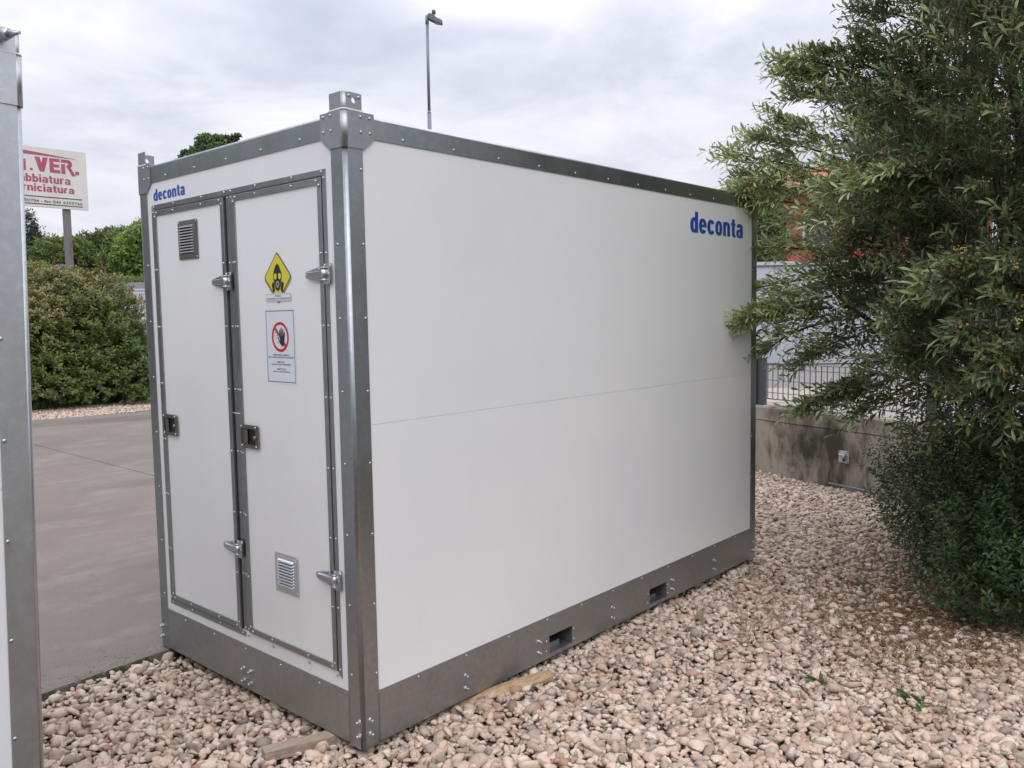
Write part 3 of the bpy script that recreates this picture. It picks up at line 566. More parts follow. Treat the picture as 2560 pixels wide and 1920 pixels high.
for x0, ang, ln in ((-.0125, 4, .033), (-.003, 1, .041), (.0065, -4, .035), (.0145, -14, .022)):
    a = R_(90+ang); dx, dz = math.cos(a), math.sin(a); px, pz = -dz*.0037, dx*.0037; X0 = (hx+x0, hz+.006)
    b.flat([(X0[0]+px, X0[1]+pz), (X0[0]-px, X0[1]-pz), (X0[0]-px*.9+dx*ln, X0[1]-pz*.9+dz*ln), (X0[0]+dx*(ln+.004), X0[1]+dz*(ln+.004)), (X0[0]+px*.9+dx*ln, X0[1]+pz*.9+dz*ln)], w+.0003)
b.flat([(hx-.006, hz-.024), (hx-.013, hz-.006), (hx-.029, hz+.011), (hx-.0315, hz+.008), (hx-.022, hz-.006), (hx-.016, hz-.018)], w+.0005)
def line(pts, t=.0011):
    for (a, c) in zip(pts, pts[1:]):
        d = (Vector(c)-Vector(a)).normalized(); n = Vector((-d.y, d.x))*t/2; b.flat([tuple(Vector(a)+n), tuple(Vector(a)-n), tuple(Vector(c)-n), tuple(Vector(c)+n)], W0+.0016)
hd = (cc[0]-.031, cc[1]+.006)
line([(hd[0]-.010, hd[1]-.016), (hd[0]-.011, hd[1]+.004), (hd[0]-.006, hd[1]+.013), (hd[0]+.003, hd[1]+.014), (hd[0]+.010, hd[1]+.007), (hd[0]+.011, hd[1]-.008), (hd[0]+.016, hd[1]-.012)])
line([(hd[0]-.004, hd[1]+.001), (hd[0]+.010, hd[1]+.001)]); line([(hd[0]+.002, hd[1]-.010), (hd[0]+.006, hd[1]-.014), (hd[0]+.003, hd[1]-.018)]); line([(hd[0]+.004, hd[1]-.036), (hd[0]+.012, hd[1]-.026), (hd[0]+.024, hd[1]-.027)])
w = W0+.001
for txt, a, z in (('POSSIBILE PRESENZA DI AMIANTO', .060, 1.5735), ("VIETATO L'ACCESSO AL PERSONALE NON AUTORIZZATO", .096, 1.5635), ('ASBESTOS DUST', .028, 1.5435), ('NO ACCESS TO UNAUTHORIZED PERSONS', .072, 1.5335), ('ASBESTSTAUB', .033, 1.5135), ('ZUTRITT FÜR UNBEFUGTE VERBOTEN', .063, 1.5030)):
    put_text(b, txt, (-.4815-a, z, -.4815+a, z+.0065), w, .012)
b.build('notice_sheet', [M_WHITE, M_BLACK, M_RED], rd, False)['label'] = 'white notice with red prohibition circle and black hand'
put_bold(LONG, 'deconta', (2.571, 2.214, 3.260, 2.340), -.0034, M_BLUE, booth)
put_bold(SHORT, 'deconta', (-1.563, 2.327, -1.243, 2.384), -.0034, M_BLUE, booth)

# ------------------------------------------------------------------ neighbouring container at the left edge
nb = empty('site_container', (-1.122-CL, .0, -.06), label='galvanised corner of a second white container, cut off by the left edge of the photo', cat='container')
container(nb, False); nb.rotation_euler = (0, R_(1.5), 0)
nb.location = Vector((-1.105, 0, 2.388)) - Matrix.Rotation(R_(1.5), 3, 'Y') @ Vector((CL, 0, 2.43))
p0 = nb.matrix_basis @ Vector((CL-.050, 0, CT+.046))
b = MB(LONG, p0)
b.tube([(0, 0, -.03), (0, 0, .034)], .0095, 12); b.tube([(0, 0, .018), (0, 0, .034)], .016, 14); b.tube([(0, 0, .034), (.006, -.001, .05)], [.0155, .012], 14)
b.tube([(.006, -.001, .05), (.016, -.002, .072), (.019, -.003, .085)], [.011, .005, .0045], 10)
sh = tag(b.build('shackle_pin', M_ZINC), 'shiny zinc pin through the lifting lug of the container at the left edge', 'pin')

# ------------------------------------------------------------------ ground
def gz(x, y):
    x = np.asarray(x, float); y = np.asarray(y, float)
    g = -.034 + .010*np.sin(1.7*x+.6)*np.cos(1.3*y) + .007*np.sin(4.1*x+2.2*y)
    d = np.clip((x-4.2)/2.3, 0, 1); g = g - .055*d*np.clip((y+1.5)/1.5, 0, 1)
    nr = np.exp(-((x-2)**2/3.2 + (y+.1)**2/.10)); sl = np.exp(-((y-1.628-.085*x)/.16)**2)*np.clip((.6-x)/.5, 0, 1); return g + .022*nr + .018*sl
WP = np.array([6.95, 1.6]); WD = np.array([6.20, -.6])-WP; WD /= np.linalg.norm(WD); WN = np.array([WD[1], -WD[0]])
WN = WN if WN[0] < 0 else -WN                       # towards the camera
def wside(x, y): return (np.asarray(x)-WP[0])*WN[0] + (np.asarray(y)-WP[1])*WN[1]
slab_y = lambda x: 1.628 + .085*np.asarray(x)
b = MB(); b.box((-400, -400, -.30), (400, 400, -.14)); tag(b.build('land', M_LAND), kind='structure')
xs = np.linspace(-6, 7.4, 135); ys = np.linspace(-5, 1.75, 69); X_, Y_ = np.meshgrid(xs, ys, indexing='ij'); Zg = gz(X_, Y_) - .028
V = np.stack([X_, Y_, Zg], -1).reshape(-1, 3); ii, jj = np.meshgrid(np.arange(134), np.arange(68), indexing='ij'); a = (ii*69+jj).ravel()
bed = tag(np_mesh('gravel_bed', V, np.stack([a, a+69, a+70, a+1], -1), M_SOIL, smooth=True), kind='structure')
# concrete slab in bays with open joints
b = MB(); bays = [[-14, -5.2, -1.6, 2.30, 6.6], [1.5, 7.05, 14.0]]
def bay(b, x0, x1, y0, y1, skew=0):
    e0 = slab_y(x0) if y0 < 2 else y0-.0*x0; e1 = slab_y(x1) if y0 < 2 else y0; g = .006
    f0, f1 = (13.95-.2*(x0-3) if y1 > 13 else y1), (13.95-.2*(x1-3) if y1 > 13 else y1); sx0, sx1 = (-.10 if y0 < 2 else .0), (.0 if y0 < 2 else .12)
    B = MB(); Vs = [(x0+g+(sx0 if x0 == 2.3 else 0), e0+g), (x1-g+(sx0 if x1 == 2.3 else 0), e1+g), (x1-g+(sx1 if x1 == 2.3 else 0), f1-g), (x0+g+(sx1 if x0 == 2.3 else 0), f0-g)]
    B.prism(Vs, -.12, -.005); return B.build('slab', M_CONC, sl_root, True, .004)
b = MB(); b.box((-14, 1.75, -.135), (6.6, 13.9, -.03)); sl_root = tag(b.build('concrete_yard', M_MOSS), kind='structure')
for x0, x1 in zip(bays[0], bays[0][1:]):
    for y0, y1 in zip(bays[1], bays[1][1:]): bay(None, x0, x1, y0, y1)
# rough mossy edge of the slab facing the gravel
n = 260; ex = np.linspace(-3.0, .6, n); nz = RNG.random(n); V = []
for k in range(n):
    y = float(slab_y(ex[k])); j = .010*nz[k]; V += [(ex[k], y+.010+.006*nz[k-1], -.0030+.001*nz[k]), (ex[k], y-.001-j, -.014-.01*nz[k-2]), (ex[k], y-.004-j*1.2, -.045), (ex[k], y-.004, -.10)]
F = [(4*k+q, 4*k+q+1, 4*k+5+q, 4*k+4+q) for k in range(n-1) for q in range(3)]
tag(np_mesh('slab_edge', V, F, M_MOSS, smooth=True), kind='structure')
# ---- gravel: real pebbles
def ico(sub):
    bm = bmesh.new(); bmesh.ops.create_icosphere(bm, subdivisions=sub, radius=1); bm.verts.ensure_lookup_table()
    V = np.array([v.co for v in bm.verts]); F = np.array([[v.index for v in f.verts] for f in bm.faces]); bm.free(); return V, F
def chip(V, rng):
    V = V.copy()
    for _ in range(rng.integers(8, 13)):
        n_ = rng.normal(size=3); n_ /= np.linalg.norm(n_); d = rng.uniform(.42, .78); h = V @ n_ - d; V -= np.outer(np.clip(h, 0, None)*.98, n_)
    return V/np.abs(V).max(axis=0)*np.array([1, .98, .95])*(1+.012*rng.normal(size=(len(V), 1)))
def rot(rng, n, tilt):
    yaw = rng.uniform(0, 2*math.pi, n); ax = rng.uniform(0, 2*math.pi, n); t = np.abs(rng.normal(0, tilt, n))
    cz, sz = np.cos(yaw), np.sin(yaw); Rz = np.zeros((n, 3, 3)); Rz[:, 0, 0] = cz; Rz[:, 0, 1] = -sz; Rz[:, 1, 0] = sz; Rz[:, 1, 1] = cz; Rz[:, 2, 2] = 1
    k = np.stack([np.cos(ax), np.sin(ax), 0*ax], -1); K = np.zeros((n, 3, 3)); K[:, 0, 2] = k[:, 1]; K[:, 1, 2] = -k[:, 0]; K[:, 2, 0] = -k[:, 1]; K[:, 2, 1] = k[:, 0]
    I = np.eye(3)[None]; Rt = I+np.sin(t)[:, None, None]*K+(1-np.cos(t))[:, None, None]*(K@K); return Rt@Rz
def pebbles(P, size, sub, rng, name, parent=None, tilt=.5):
    T = [chip(ico(sub)[0], rng) for _ in range(14)]; F0 = ico(sub)[1]; n = len(P); T = np.array(T); nv = T.shape[1]
    which = rng.integers(0, 14, n); sc = np.stack([size, size*rng.uniform(.55, .90, n), size*rng.uniform(.38, .66, n)], -1)
    L = T[which]*sc[:, None, :]; Wd = np.einsum('nij,nvj->nvi', rot(rng, n, tilt), L)+P[:, None, :]
    F = (F0[None]+(np.arange(n)*nv)[:, None, None]).reshape(-1, 3)
    tone = np.repeat(np.clip(rng.beta(1.6, 1.5, n), 0, 1), nv)
    return np_mesh(name, Wd.reshape(-1, 3), F, M_PEB, parent, smooth=name != 'far_gravel', tone=tone)
def scatter(x0, x1, y0, y1, s, rng, jit=.42):
    gx = np.arange(x0, x1, s); gy = np.arange(y0, y1, s*.87); X, Y = np.meshgrid(gx, gy, indexing='ij'); X = X+(np.arange(len(gy)) % 2)[None]*s/2
    X = (X+rng.uniform(-jit, jit, X.shape)*s).ravel(); Y = (Y+rng.uniform(-jit, jit, Y.shape)*s).ravel(); return X, Y
def cam_view(P):
    q = P-CAM; z = q@FW; return 1280+FPX*(q@RT)/np.maximum(z, .01), 960-FPX*(q@UP)/np.maximum(z, .01), z
def keep(P, m=260):
    u, v, z = cam_view(P); return (z > .8) & (u > -m-200) & (u < 2560+m) & (v < 1920+m)
allP = []; allS = []
for lay, s, up in ((0, .033, 0), (1, .047, .011), (2, .10, .020)):
    X, Y = scatter(-1.9, 7.2, -3.2, 1.72, s, RNG); size = np.clip(RNG.lognormal(math.log(.0218), .36, len(X)), .009, .046)
    Z = gz(X, Y)-.016+up+RNG.uniform(-.004, .006, len(X)); P = np.stack([X, Y, Z], -1)
    inside = (X > .10) & (X < CL-.05) & (Y > .10) & (Y < CW); nbx = (X < -1.25) & (Y > .1)
    k = keep(P) & ~inside & ~nbx & (Y < slab_y(X)-.022) & (wside(X, Y) > .03) & ~((Y > CW-.1) & (X > 0) & (X < CL+.1))
    # nothing grows taller than the bottom edge of the container where it stands
    edge = (X > -.02) & (X < CL+.02) & (Y > -.02) & (Y < CW+.02); Z = np.where(edge, np.minimum(Z, -.034), Z); P[:, 2] = Z
    if lay: k &= ~edge
    allP.append(P[k]); allS.append(size[k])
P = np.concatenate(allP); Sz = np.concatenate(allS); dz = cam_view(P)[2]; uv = cam_view(P)
order = np.argsort(dz); inview = (uv[0] > 0) & (uv[0] < 2560) & (uv[1] < 1900)
vis = [i for i in order if inview[i] and P[i, 2] > gz(P[i, 0], P[i, 1])-.008 and not (P[i, 0] > -.1 and P[i, 1] > -.1 and P[i, 0] < 3)][:290]
msk = np.zeros(len(P), bool); msk[vis] = True
T2, F2 = [chip(ico(2)[0], RNG) for _ in range(10)], ico(2)[1]; tm = []
for t_ in T2:
    for _ in range(3):
        sc = np.array([1, RNG.uniform(.55, .9), RNG.uniform(.40, .66)])
        o = np_mesh('pebble', t_*sc, F2, M_PEB, None, smooth=True, tone=np.full(len(t_), RNG.beta(1.6, 1.5))); tm.append(o.data); bpy.data.objects.remove(o)
RR = rot(RNG, len(vis), .5)
for k, i in enumerate(vis):
    o = bpy.data.objects.new('pebble', tm[k % len(tm)]); COL.objects.link(o); o.parent = bed; m_ = (Matrix(RR[k].tolist())*Sz[i]).to_4x4(); m_.translation = P[i]; o.matrix_local = m_
rest = ~msk
for nm, sel, sub in (('n', rest & (dz < 3.5), 2), ('m', rest & (dz >= 3.5) & (dz < 7.5), 2 if False else 1), ('f', rest & (dz >= 7.5), 1)):
    if sel.sum(): tag(pebbles(P[sel], Sz[sel], sub, RNG, 'gravel'), kind='stuff')
print('pebbles', len(P), (rest & (dz < 3.5)).sum())
# strip of gravel between the yard and the hedge
X, Y = scatter(2.2, 9, 12.6, 19, .055, RNG); k = (Y > 13.98-.2*(X-3)); X, Y = X[k], Y[k]; P = np.stack([X, Y, -.06+0*X+RNG.uniform(0, .02, len(X))], -1); k = keep(P, 60)
P = P[k]; u_, v_, _ = cam_view(P); k = (u_ < 480) & (v_ > 950); P = P[k]
b = MB(); b.box((-6, 13.2, -.135), (14, 26, -.075)); tag(b.build('planting_bed', M_SOIL), kind='structure')
tag(pebbles(P, np.full(len(P), .034), 1, RNG, 'gravel'), kind='stuff')

# ------------------------------------------------------------------ timbers under the container
def timber(name, a, c, w, h, m, lab, roll=0):
    a, c = Vector(a), Vector(c); d = c-a; L = d.length; d.normalize(); side = Vector((-d.y, d.x, 0)).normalized(); upv = side.cross(d)*-1
    if upv.z < 0: upv = -upv
    b = MB(); n = 7; V = []
    for i in range(n):
        p = a+d*L*i/(n-1)
        for s, t_ in ((-1, 0), (1, 0), (1, 1), (-1, 1)): V.append(tuple(p+side*(s*w/2+random.uniform(-.0008, .0008))+upv*(t_*h+random.uniform(-.0008, .0008))))
    b.add(V, [(i*4+k, i*4+(k+1) % 4, i*4+4+(k+1) % 4, i*4+4+k) for i in range(n-1) for k in range(4)]+[(0, 1, 2, 3), tuple(4*n-1-k for k in range(4))])
    return tag(b.build(name, m, None, True, .003), lab, 'wood')
timber('timber', (-.262, .312, -.036), (.30, .12, -.044), .062, .044, M_WOOD2, 'grey brown batten poking out from under the door end of the container')
b = MB(); V = []                                    # split wedge of timber, tapering under the long side
A, B = np.array([.42, .085, -.042]), np.array([1.03, -.125, -.012]); n = 10
for i in range(n):
    t = i/(n-1); p = A+(B-A)*t; w2 = .018+.022*math.sin(min(1, t*1.15)*math.pi*.62); h = .016+.020*min(1, t*1.6); s = np.array([.32, .947, 0])
    if i == n-1: w2 *= .72
    V += [tuple(p-s*w2), tuple(p+s*w2*.9), tuple(p+s*w2*.6+np.array([0, 0, h])), tuple(p-s*w2*.25+np.array([0, 0, h*1.05])), tuple(p-s*w2*.95+np.array([0, 0, h*.55]))]
b.add(V, [(i*5+k, i*5+(k+1) % 5, i*5+5+(k+1) % 5, i*5+5+k) for i in range(n-1) for k in range(5)]+[tuple(range(5)), tuple(5*n-1-k for k in range(5))])
tag(b.build('timber', M_WOOD, None, True, .002), 'split tan wedge of wood lying on the pebbles under the long side', 'wood')

# ------------------------------------------------------------------ boundary wall, grille fence, far side of the street
def wpt(s, off, z): return (WP[0]+WD[0]*s-WN[0]*off, WP[1]+WD[1]*s-WN[1]*off, z)
wallr = empty('concrete_wall', wpt(0, 0, -.1), label='low stained concrete wall with moss and a grille fence on top', cat='wall')
def wbox(b, s0, s1, o0, o1, z0, z1):
    c = [wpt(s0, o0, 0), wpt(s1, o0, 0), wpt(s1, o1, 0), wpt(s0, o1, 0)]; c = [(p[0], p[1]) for p in c]; q = MB(); b.prism(c, z0, z1)
def wall_piece(name, z0, z1, o0, seed, m, jag=0):
    b = MB(); n = 120; s = np.linspace(-.9, 9, n); rr = np.random.default_rng(seed).random((n, 4))
    V = []
    for k in range(n):
        j = rr[k]*jag; V += [wpt(s[k], o0, z0), wpt(s[k], o0-.0+j[0]*.3, z1-.012-j[1]), wpt(s[k], o0+.012+j[2], z1-j[3]*.4), wpt(s[k], .17, z1), wpt(s[k], .17, z0)]
    V = [tuple(p) for p in V]
    b.add(V, [(5*k+q, 5*k+q+1, 5*k+6+q, 5*k+5+q) for k in range(n-1) for q in range(4)]+[(0, 1, 2, 3, 4), tuple(5*n-1-q for q in range(5))])
    o = b.build(name, m, wallr); o.location = -Vector(wallr.location); return o
wall_piece('wall_base', -.25, .500, .0, 3, M_WALLC)
wall_piece('wall_top', .505, .665, -.004, 5, M_WALLC, .014)
for s_, h in ((-.1, .53), (2.0, .53), (4.0, .53)):
    b = MB(); w0 = wpt(s_, 0, 0)
    wbox(b, s_-.02, s_+.06, .06, .12, .64 if s_ > 0 else -.2, .665+h)
    if s_ < 0: wbox(b, s_-.14, s_-.03, .02, .12, .45, .665+h+.01)
    wbox(b, s_-.03, s_+.07, .05, .13, .665+h, .665+h+.012); o = b.build('fence_post', M_FPOST, wallr); o.location = -Vector(wallr.location)
for s0 in (-.03, 2.07):
    for i in range(26 if s0 > 0 else 26):
        s_ = s0+.075*i+.03
        b = MB(); wbox(b, s_, s_+.010, .084, .090, .735, 1.14); o = b.build('grille_bar', M_FENCE, wallr); o.location = -Vector(wallr.location)
    for z in (.735, .81, .95, 1.08, 1.14):
        b = MB(); wbox(b, s0, s0+1.97, .079, .0838, z, z+.007 if z > .74 else z+.012); o = b.build('grille_rail', M_FENCE, wallr); o.location = -Vector(wallr.location)
# socket box on the wall, loose conduit at its foot
c = wpt(1.13, 0, .235); FRW = Matrix(((WD[0], 0, WN[0]), (WD[1], 0, WN[1]), (0, 1, 0)))
b = MB(FRW, c); b.prism(rrect(-.062, -.062, .062, .062, .008), .001, .012); b.prism(rrect(-.040, -.040, .040, .040, .012), .012, .030)
b.tube([(-.035, .022, .034), (.012, .022, .038), (.022, .010, .040), (.022, -.008, .036)], .013, 10); b.mi = 1; b.flat(rrect(0, -.040, .034, .008, .008), .0305)
for u in (-.05, .05):
    for v in (-.05, .05): b.lathe([(.006, .012), (.005, .015)], (u, v), 8)
tag(b.build('cable_outlet', [M_PLAST, M_DARK]), 'small square grey junction box with a curved cable elbow on the concrete wall', 'junction box')
p1, p2 = wpt(.98, -.05, -.055), wpt(2.1, -.14, -.050); b = MB(); b.tube([p1, [(p1[k]+p2[k])/2 for k in range(2)]+[-.046], p2], .011, 8); tag(b.build('conduit', mat('dull_grey_pipe', (.20, .20, .19), .7)), 'thin grey pipe lying at the foot of the concrete wall', 'pipe')
# street beyond
def poly_ground(name, pts, z, m):
    b = MB(); b.prism(pts, z-.04, z); return tag(b.build(name, m), kind='structure')
def band(name, d0, d1, z, m):                       # strip of ground square to the street, between two distances from the yard wall
    f = np.array([.80, .60]); s = np.array([.60, -.80]); c0 = np.array([-2., -2.6])
    P = [c0+f*d0-s*30, c0+f*d0+s*40, c0+f*d1+s*40, c0+f*d1-s*30] if d0 > 14 else None
    return poly_ground(name, [tuple(p) for p in P], z, m)
A_ = [wpt(-.0, .18, 0)[:2], wpt(12, .18, 0)[:2]]; poly_ground('pavement', [(7.15, 1.7), (2.5, -14), (12, -24), (26, -8), (15.5, 13), (7.15, 13)], -.10, M_PAVE)
band('road_verge', 17.2, 20.5, -.092, M_CREAM); band('road', 20.5, 29, -.086, M_ROAD)
def facade_pts(u0, v, d0, u1, d1): return at(u0, v, d0), at(u1, v, d1)
gl, gr = at(1820, 905, 29.5), at(2560, 905, 29.0); gdir = (gr-gl); gdir[2] = 0; gl_len = np.linalg.norm(gdir); gdir /= gl_len; gn = np.array([gdir[1], -gdir[0], 0]); gn = gn if gn@(CAM-gl) > 0 else -gn
FG = Matrix(((gdir[0], 0, gn[0]), (gdir[1], 0, gn[1]), (0, 1, 0)))
gw = empty('boundary_wall', (gl[0], gl[1], -.1), label='tall pale grey wall with a dark coping across the street', cat='wall')
b = MB(FG); b.box((-6, 0, -.3), (gl_len+6, 3.42, 0)); b.build('wall', M_GREYW, gw); b = MB(FG); b.box((-6, 3.42, -.36), (gl_len+6, 3.54, .06)); b.build('coping', M_GREYW, gw); b = MB(FG); b.box((-6, 3.38, .001), (gl_len+6, 3.42, .05)); b.build('drip_edge', M_COPE, gw)
# salmon house
hc = at(1934, 665, 40); hr = at(2330, 665, 35); hd_ = hr-hc; hd_[2] = 0; hL = np.linalg.norm(hd_); hd_ /= hL; hn = np.array([hd_[1], -hd_[0], 0]); hn = hn if hn@(CAM-hc) > 0 else -hn
FH = Matrix(((hd_[0], 0, hn[0]), (hd_[1], 0, hn[1]), (0, 1, 0)))
hs = empty('house', (hc[0], hc[1], -.1), label='salmon red house with terracotta roof seen through the branches', cat='house')
zt = float(at(1934, 488, 40)[2])+.1
b = MB(FH); plate_holes(b, 0, hL, 0, zt, [(1.55, 2.75, zt-2.5, zt-1.0)], -.3, 0); b.box((0, 0, -8), (.25, zt, -.3)); b.box((hL-.25, 0, -8), (hL, zt, -.3)); b.build('wall', M_REDW, hs, False)
b = MB(FH); b.box((1.47, zt-2.58, -.1), (2.83, zt-2.5, .06)); b.box((1.45, zt-2.5, -.1), (1.55, zt-.9, .03)); b.box((2.75, zt-2.5, -.1), (2.85, zt-.9, .03)); b.box((1.55, zt-1.0, -.1), (2.75, zt-.9, .03)); wf = b.build('window', M_WHITE, hs)
b = MB(FH); b.box((1.55, zt-2.5, -.2), (2.13, zt-1.0, -.16)); b.box((2.17, zt-2.5, -.2), (2.75, zt-1.0, -.16)); b.build('pane', mat('window_glass', (.04, .05, .055), .1), wf)
b = MB(FH); b.box((-.9, zt, -8.6), (hL+.9, zt+.12, .9)); b.build('eaves', M_BROWN, hs)
b = MB(FH); b.tube([(-.95, zt+.06, .97), (hL+.95, zt+.06, .97)], .07, 8); b.build('gutter', M_BROWN, hs)
nr_ = 22; b = MB(FH); pitch = .34
for k in range(int((hL+1.9)/.22)):                  # pantile columns
    u = -.95+.22*k
    V = []
    for j in range(9):
        dpt = .92-j*.55; z = zt+.13+(.92-dpt)*pitch; lift = .035*(j % 1)
        for q in range(5): a_ = math.pi*q/4; V.append((u+.11-.11*math.cos(a_), z+.055*math.sin(a_)+(.02 if j % 2 else 0), dpt))
    b.add(V, [(j*5+q, j*5+q+1, j*5+6+q, j*5+5+q) for j in range(8) for q in range(4)], True)
tag(b.build('roof_tiles', M_TILE, hs, False), kind='stuff')
b = MB(FH); b.add([(-.93, zt+.121, .9), (hL+.93, zt+.121, .9), (hL+.93, zt+.121+4.6*pitch, -3.7), (-.93, zt+.121+4.6*pitch, -3.7), (-.93, zt+.121, -8.3), (hL+.93, zt+.121, -8.3)], [(0, 1, 2, 3), (3, 2, 5, 4), (0, 3, 4), (1, 5, 2)]); b.build('roof', M_TILE, hs)

# ------------------------------------------------------------------ lamp, signboard and things beyond the yard hedge
lb = at(1074, 320, 26); lt = at(1076, 62, 26)
lm = empty('street_lamp', (float(lb[0]), float(lb[1]), -.1), label='slim grey street lamp with a flat LED head rising behind the container roof', cat='street lamp')
H_ = float(lt[2])+.1; zj = float(at(1075, 285, 26)[2])+.1
b = MB(); b.tube([(0, 0, 0), (0, 0, zj)], [.09, .062], 14); b.tube([(0, 0, zj), (0, 0, zj+.08)], [.062, .048], 14); b.tube([(0, 0, zj+.08), (0, 0, H_)], [.047, .045], 14); b.build('pole', M_LAMP, lm)
hv = Vector((RT[0], RT[1], 0)).normalized(); hp = Vector((-hv.y, hv.x, 0))
FL = Matrix(((hv.x*.82, hp.x*.85, 0), (hv.y*.82, hp.y*.85, 0), (0, 0, 1)))
b = MB(FL); b.tube([(0, 0, H_-.06), (0, 0, H_+.13)], .068, 12); b.tube([(-.05, 0, H_+.14), (.10, 0, H_+.15)], .06, 10); b.build('bracket', M_LAMP, lm)
b = MB(FL); hp_ = [(.00, .10), (.10, .17), (.26, .16), (.34, .12)]; V = []
for x, wv, zt_, zb_ in ((.02, .08, .20, .06), (.10, .16, .23, .02), (.26, .17, .19, -.04), (.34, .15, .11, -.08), (.57, .13, .02, -.12)): V += [(x, -wv, H_+zb_+.04), (x, wv, H_+zb_+.04), (x, wv*.8, H_+zt_), (x, -wv*.8, H_+zt_)]
b.add(V, [(i*4+k, i*4+(k+1) % 4, i*4+4+(k+1) % 4, i*4+4+k) for i in range(4) for k in range(4)]+[(0, 1, 2, 3), (19, 18, 17, 16)]); hd2 = b.build('lamp_head', M_LAMPH, lm)
b = MB(FL); b.add([(.30, -.12, H_-.045), (.30, .12, H_-.045), (.55, .11, H_-.088), (.55, -.11, H_-.088)], [(0, 1, 2, 3)]); b.build('lens', M_GLASS, hd2, False)
b = MB(FL, (0, 0, 0)); b.org = Vector((.21*hv.x, .21*hv.y, H_+.18)); b.fr = FL; b.lathe([(.035, 0), (.035, .04), (.072, .06), (.078, .12), (.062, .165), (.02, .175)], (0, 0), 12); b.build('sensor', M_LAMPH, lm)

sT = at(55, 365, 20.0); sR = at(214, 382, 21.05); sdir = sR-sT; sdir[2] = 0; sdir /= np.linalg.norm(sdir); sn = np.array([sdir[1], -sdir[0], 0]); sn = sn if sn@(CAM-sR) > 0 else -sn
FS = Matrix(((sdir[0], 0, sn[0]), (sdir[1], 0, sn[1]), (0, 1, 0))); FSi = FS.inverted()
def suv(x, y):                                      # crop pixel on the board -> board coordinates
    u, v = 40+x/4.88, 340+y/4.88; d = ray(u, v); t = ((sR-CAM)@sn)/(d@sn); p = CAM+d*t-np.array([sR[0], sR[1], -.1]); q = FSi @ Vector(p); return q.x, q.y
sg = empty('signboard', (float(sR[0]), float(sR[1]), -.1), label='white roadside sign with crimson Italian lettering on a grey post above the hedge', cat='sign')
_, z1 = suv(842, 205); _, z0 = suv(876, 910)
b = MB(FS); b.box((-2.75, z0, -.05), (0, z1, 0)); b.build('board', M_SIGN, sg)
pu = suv(645, 900)[0]
b = MB(FS); b.box((pu-.10, 0, -.16), (pu+.06, z0+.6, -.055)); b.build('post', M_SPOST, sg)
b = MB(FS); b.box((pu-.02-2.1, 0, -.16), (pu+.06-2.1, z0+.6, -.055)); b.build('post', M_SPOST, sg)
def sbold(txt, xl, yt, xr, yb, t=.3, gw=.8):
    (u0_, _), (u1_, v0_) = suv(xl, yt), suv(xr, yb); v1_ = v0_+suv(xr, yt+(yb-yt)*0+0)[1]-suv(xr, yb)[1]; put_bold(FS, txt, (u0_, v0_, u1_, v1_), .003, M_MAG, sg, t, gw, .1)
def stext(txt, xl, yt, xr, yb, m=M_MAG, off=.03, ref=None):
    (u0_, v1_), (u1_, v0_) = suv(xl, yt), suv(xr, yb); b = MB(FS); put_text(b, txt, (u0_, v0_, u1_, v1_), .004, off, ref); tag(b.build('lettering', m, sg, False), kind='stuff')
sbold('VER.', 226, 310, 772, 482, .36, .98); stext('.', 165, 385, 207, 420, off=.05); 
(ux, vx), (ux2, vx2) = suv(92, 275), suv(122, 415); ih = vx-vx2; b = MB(FS); b.box((ux2-.085, vx2, .002), (ux2, vx2+ih*.82, .004)); b.prism([(ux2-.11, vx2+ih*.86), (ux2+.01, vx2+ih*.86), (ux2, vx2+ih), (ux2-.11, vx2+ih*.98)], .002, .004)
put_text(b, 'R', (ux2-.42, vx2, ux2-.13, vx2+ih), .004, .05); b.build('lettering', M_MAG, sg, False)
sbold('sabbiatura', -52, 505, 665, 600); sbold('verniciatura', -92, 622, 712, 712)
stext('50704 - fax 045 6359766', 100, 757, 812, 848, M_GREYT, .012)
b = MB(FS)
for (xa, ya, xb, yb) in ((-300, 705, 808, 781), (-300, 788, 815, 868)): p_, q_ = suv(xa, ya), suv(xb, yb); b.box((p_[0], q_[1]-.012, .001), (q_[0], q_[1]+.012, .004))
b.build('ruled_line', M_GREYT, sg)
a1, a2, a3 = suv(80, 178), suv(80, 215), suv(735, 291); b = MB(FS); k = 1.4; b.prism([a3, (a1[0]-k, a1[1]+k*.105), (a2[0]-k, a2[1]+k*.02)], .001, .004); b.build('sweep_mark', M_MAG, sg)

# dark box with a domed lid behind the hedge
bx = at(155, 680, 23); b = MB(IDN, (float(bx[0]), float(bx[1]), 0)); b.box((-.16, -.16, -.1), (.16, .16, 3.1)); V = []
for z, r in ((3.1, .22), (3.16, .24), (3.26, .2), (3.32, .1)): V += [(-r, -r, z), (r, -r, z), (r, r, z), (-r, r, z)]
b.add(V, [(i*4+k, i*4+(k+1) % 4, i*4+4+(k+1) % 4, i*4+4+k) for i in range(3) for k in range(4)]+[(0, 1, 2, 3), (15, 14, 13, 12)])
tag(b.build('utility_box', mat('dark_grey_box', (.04, .045, .06), .5)), 'dark grey box with a lid standing just left of the signpost behind the hedge', 'box')
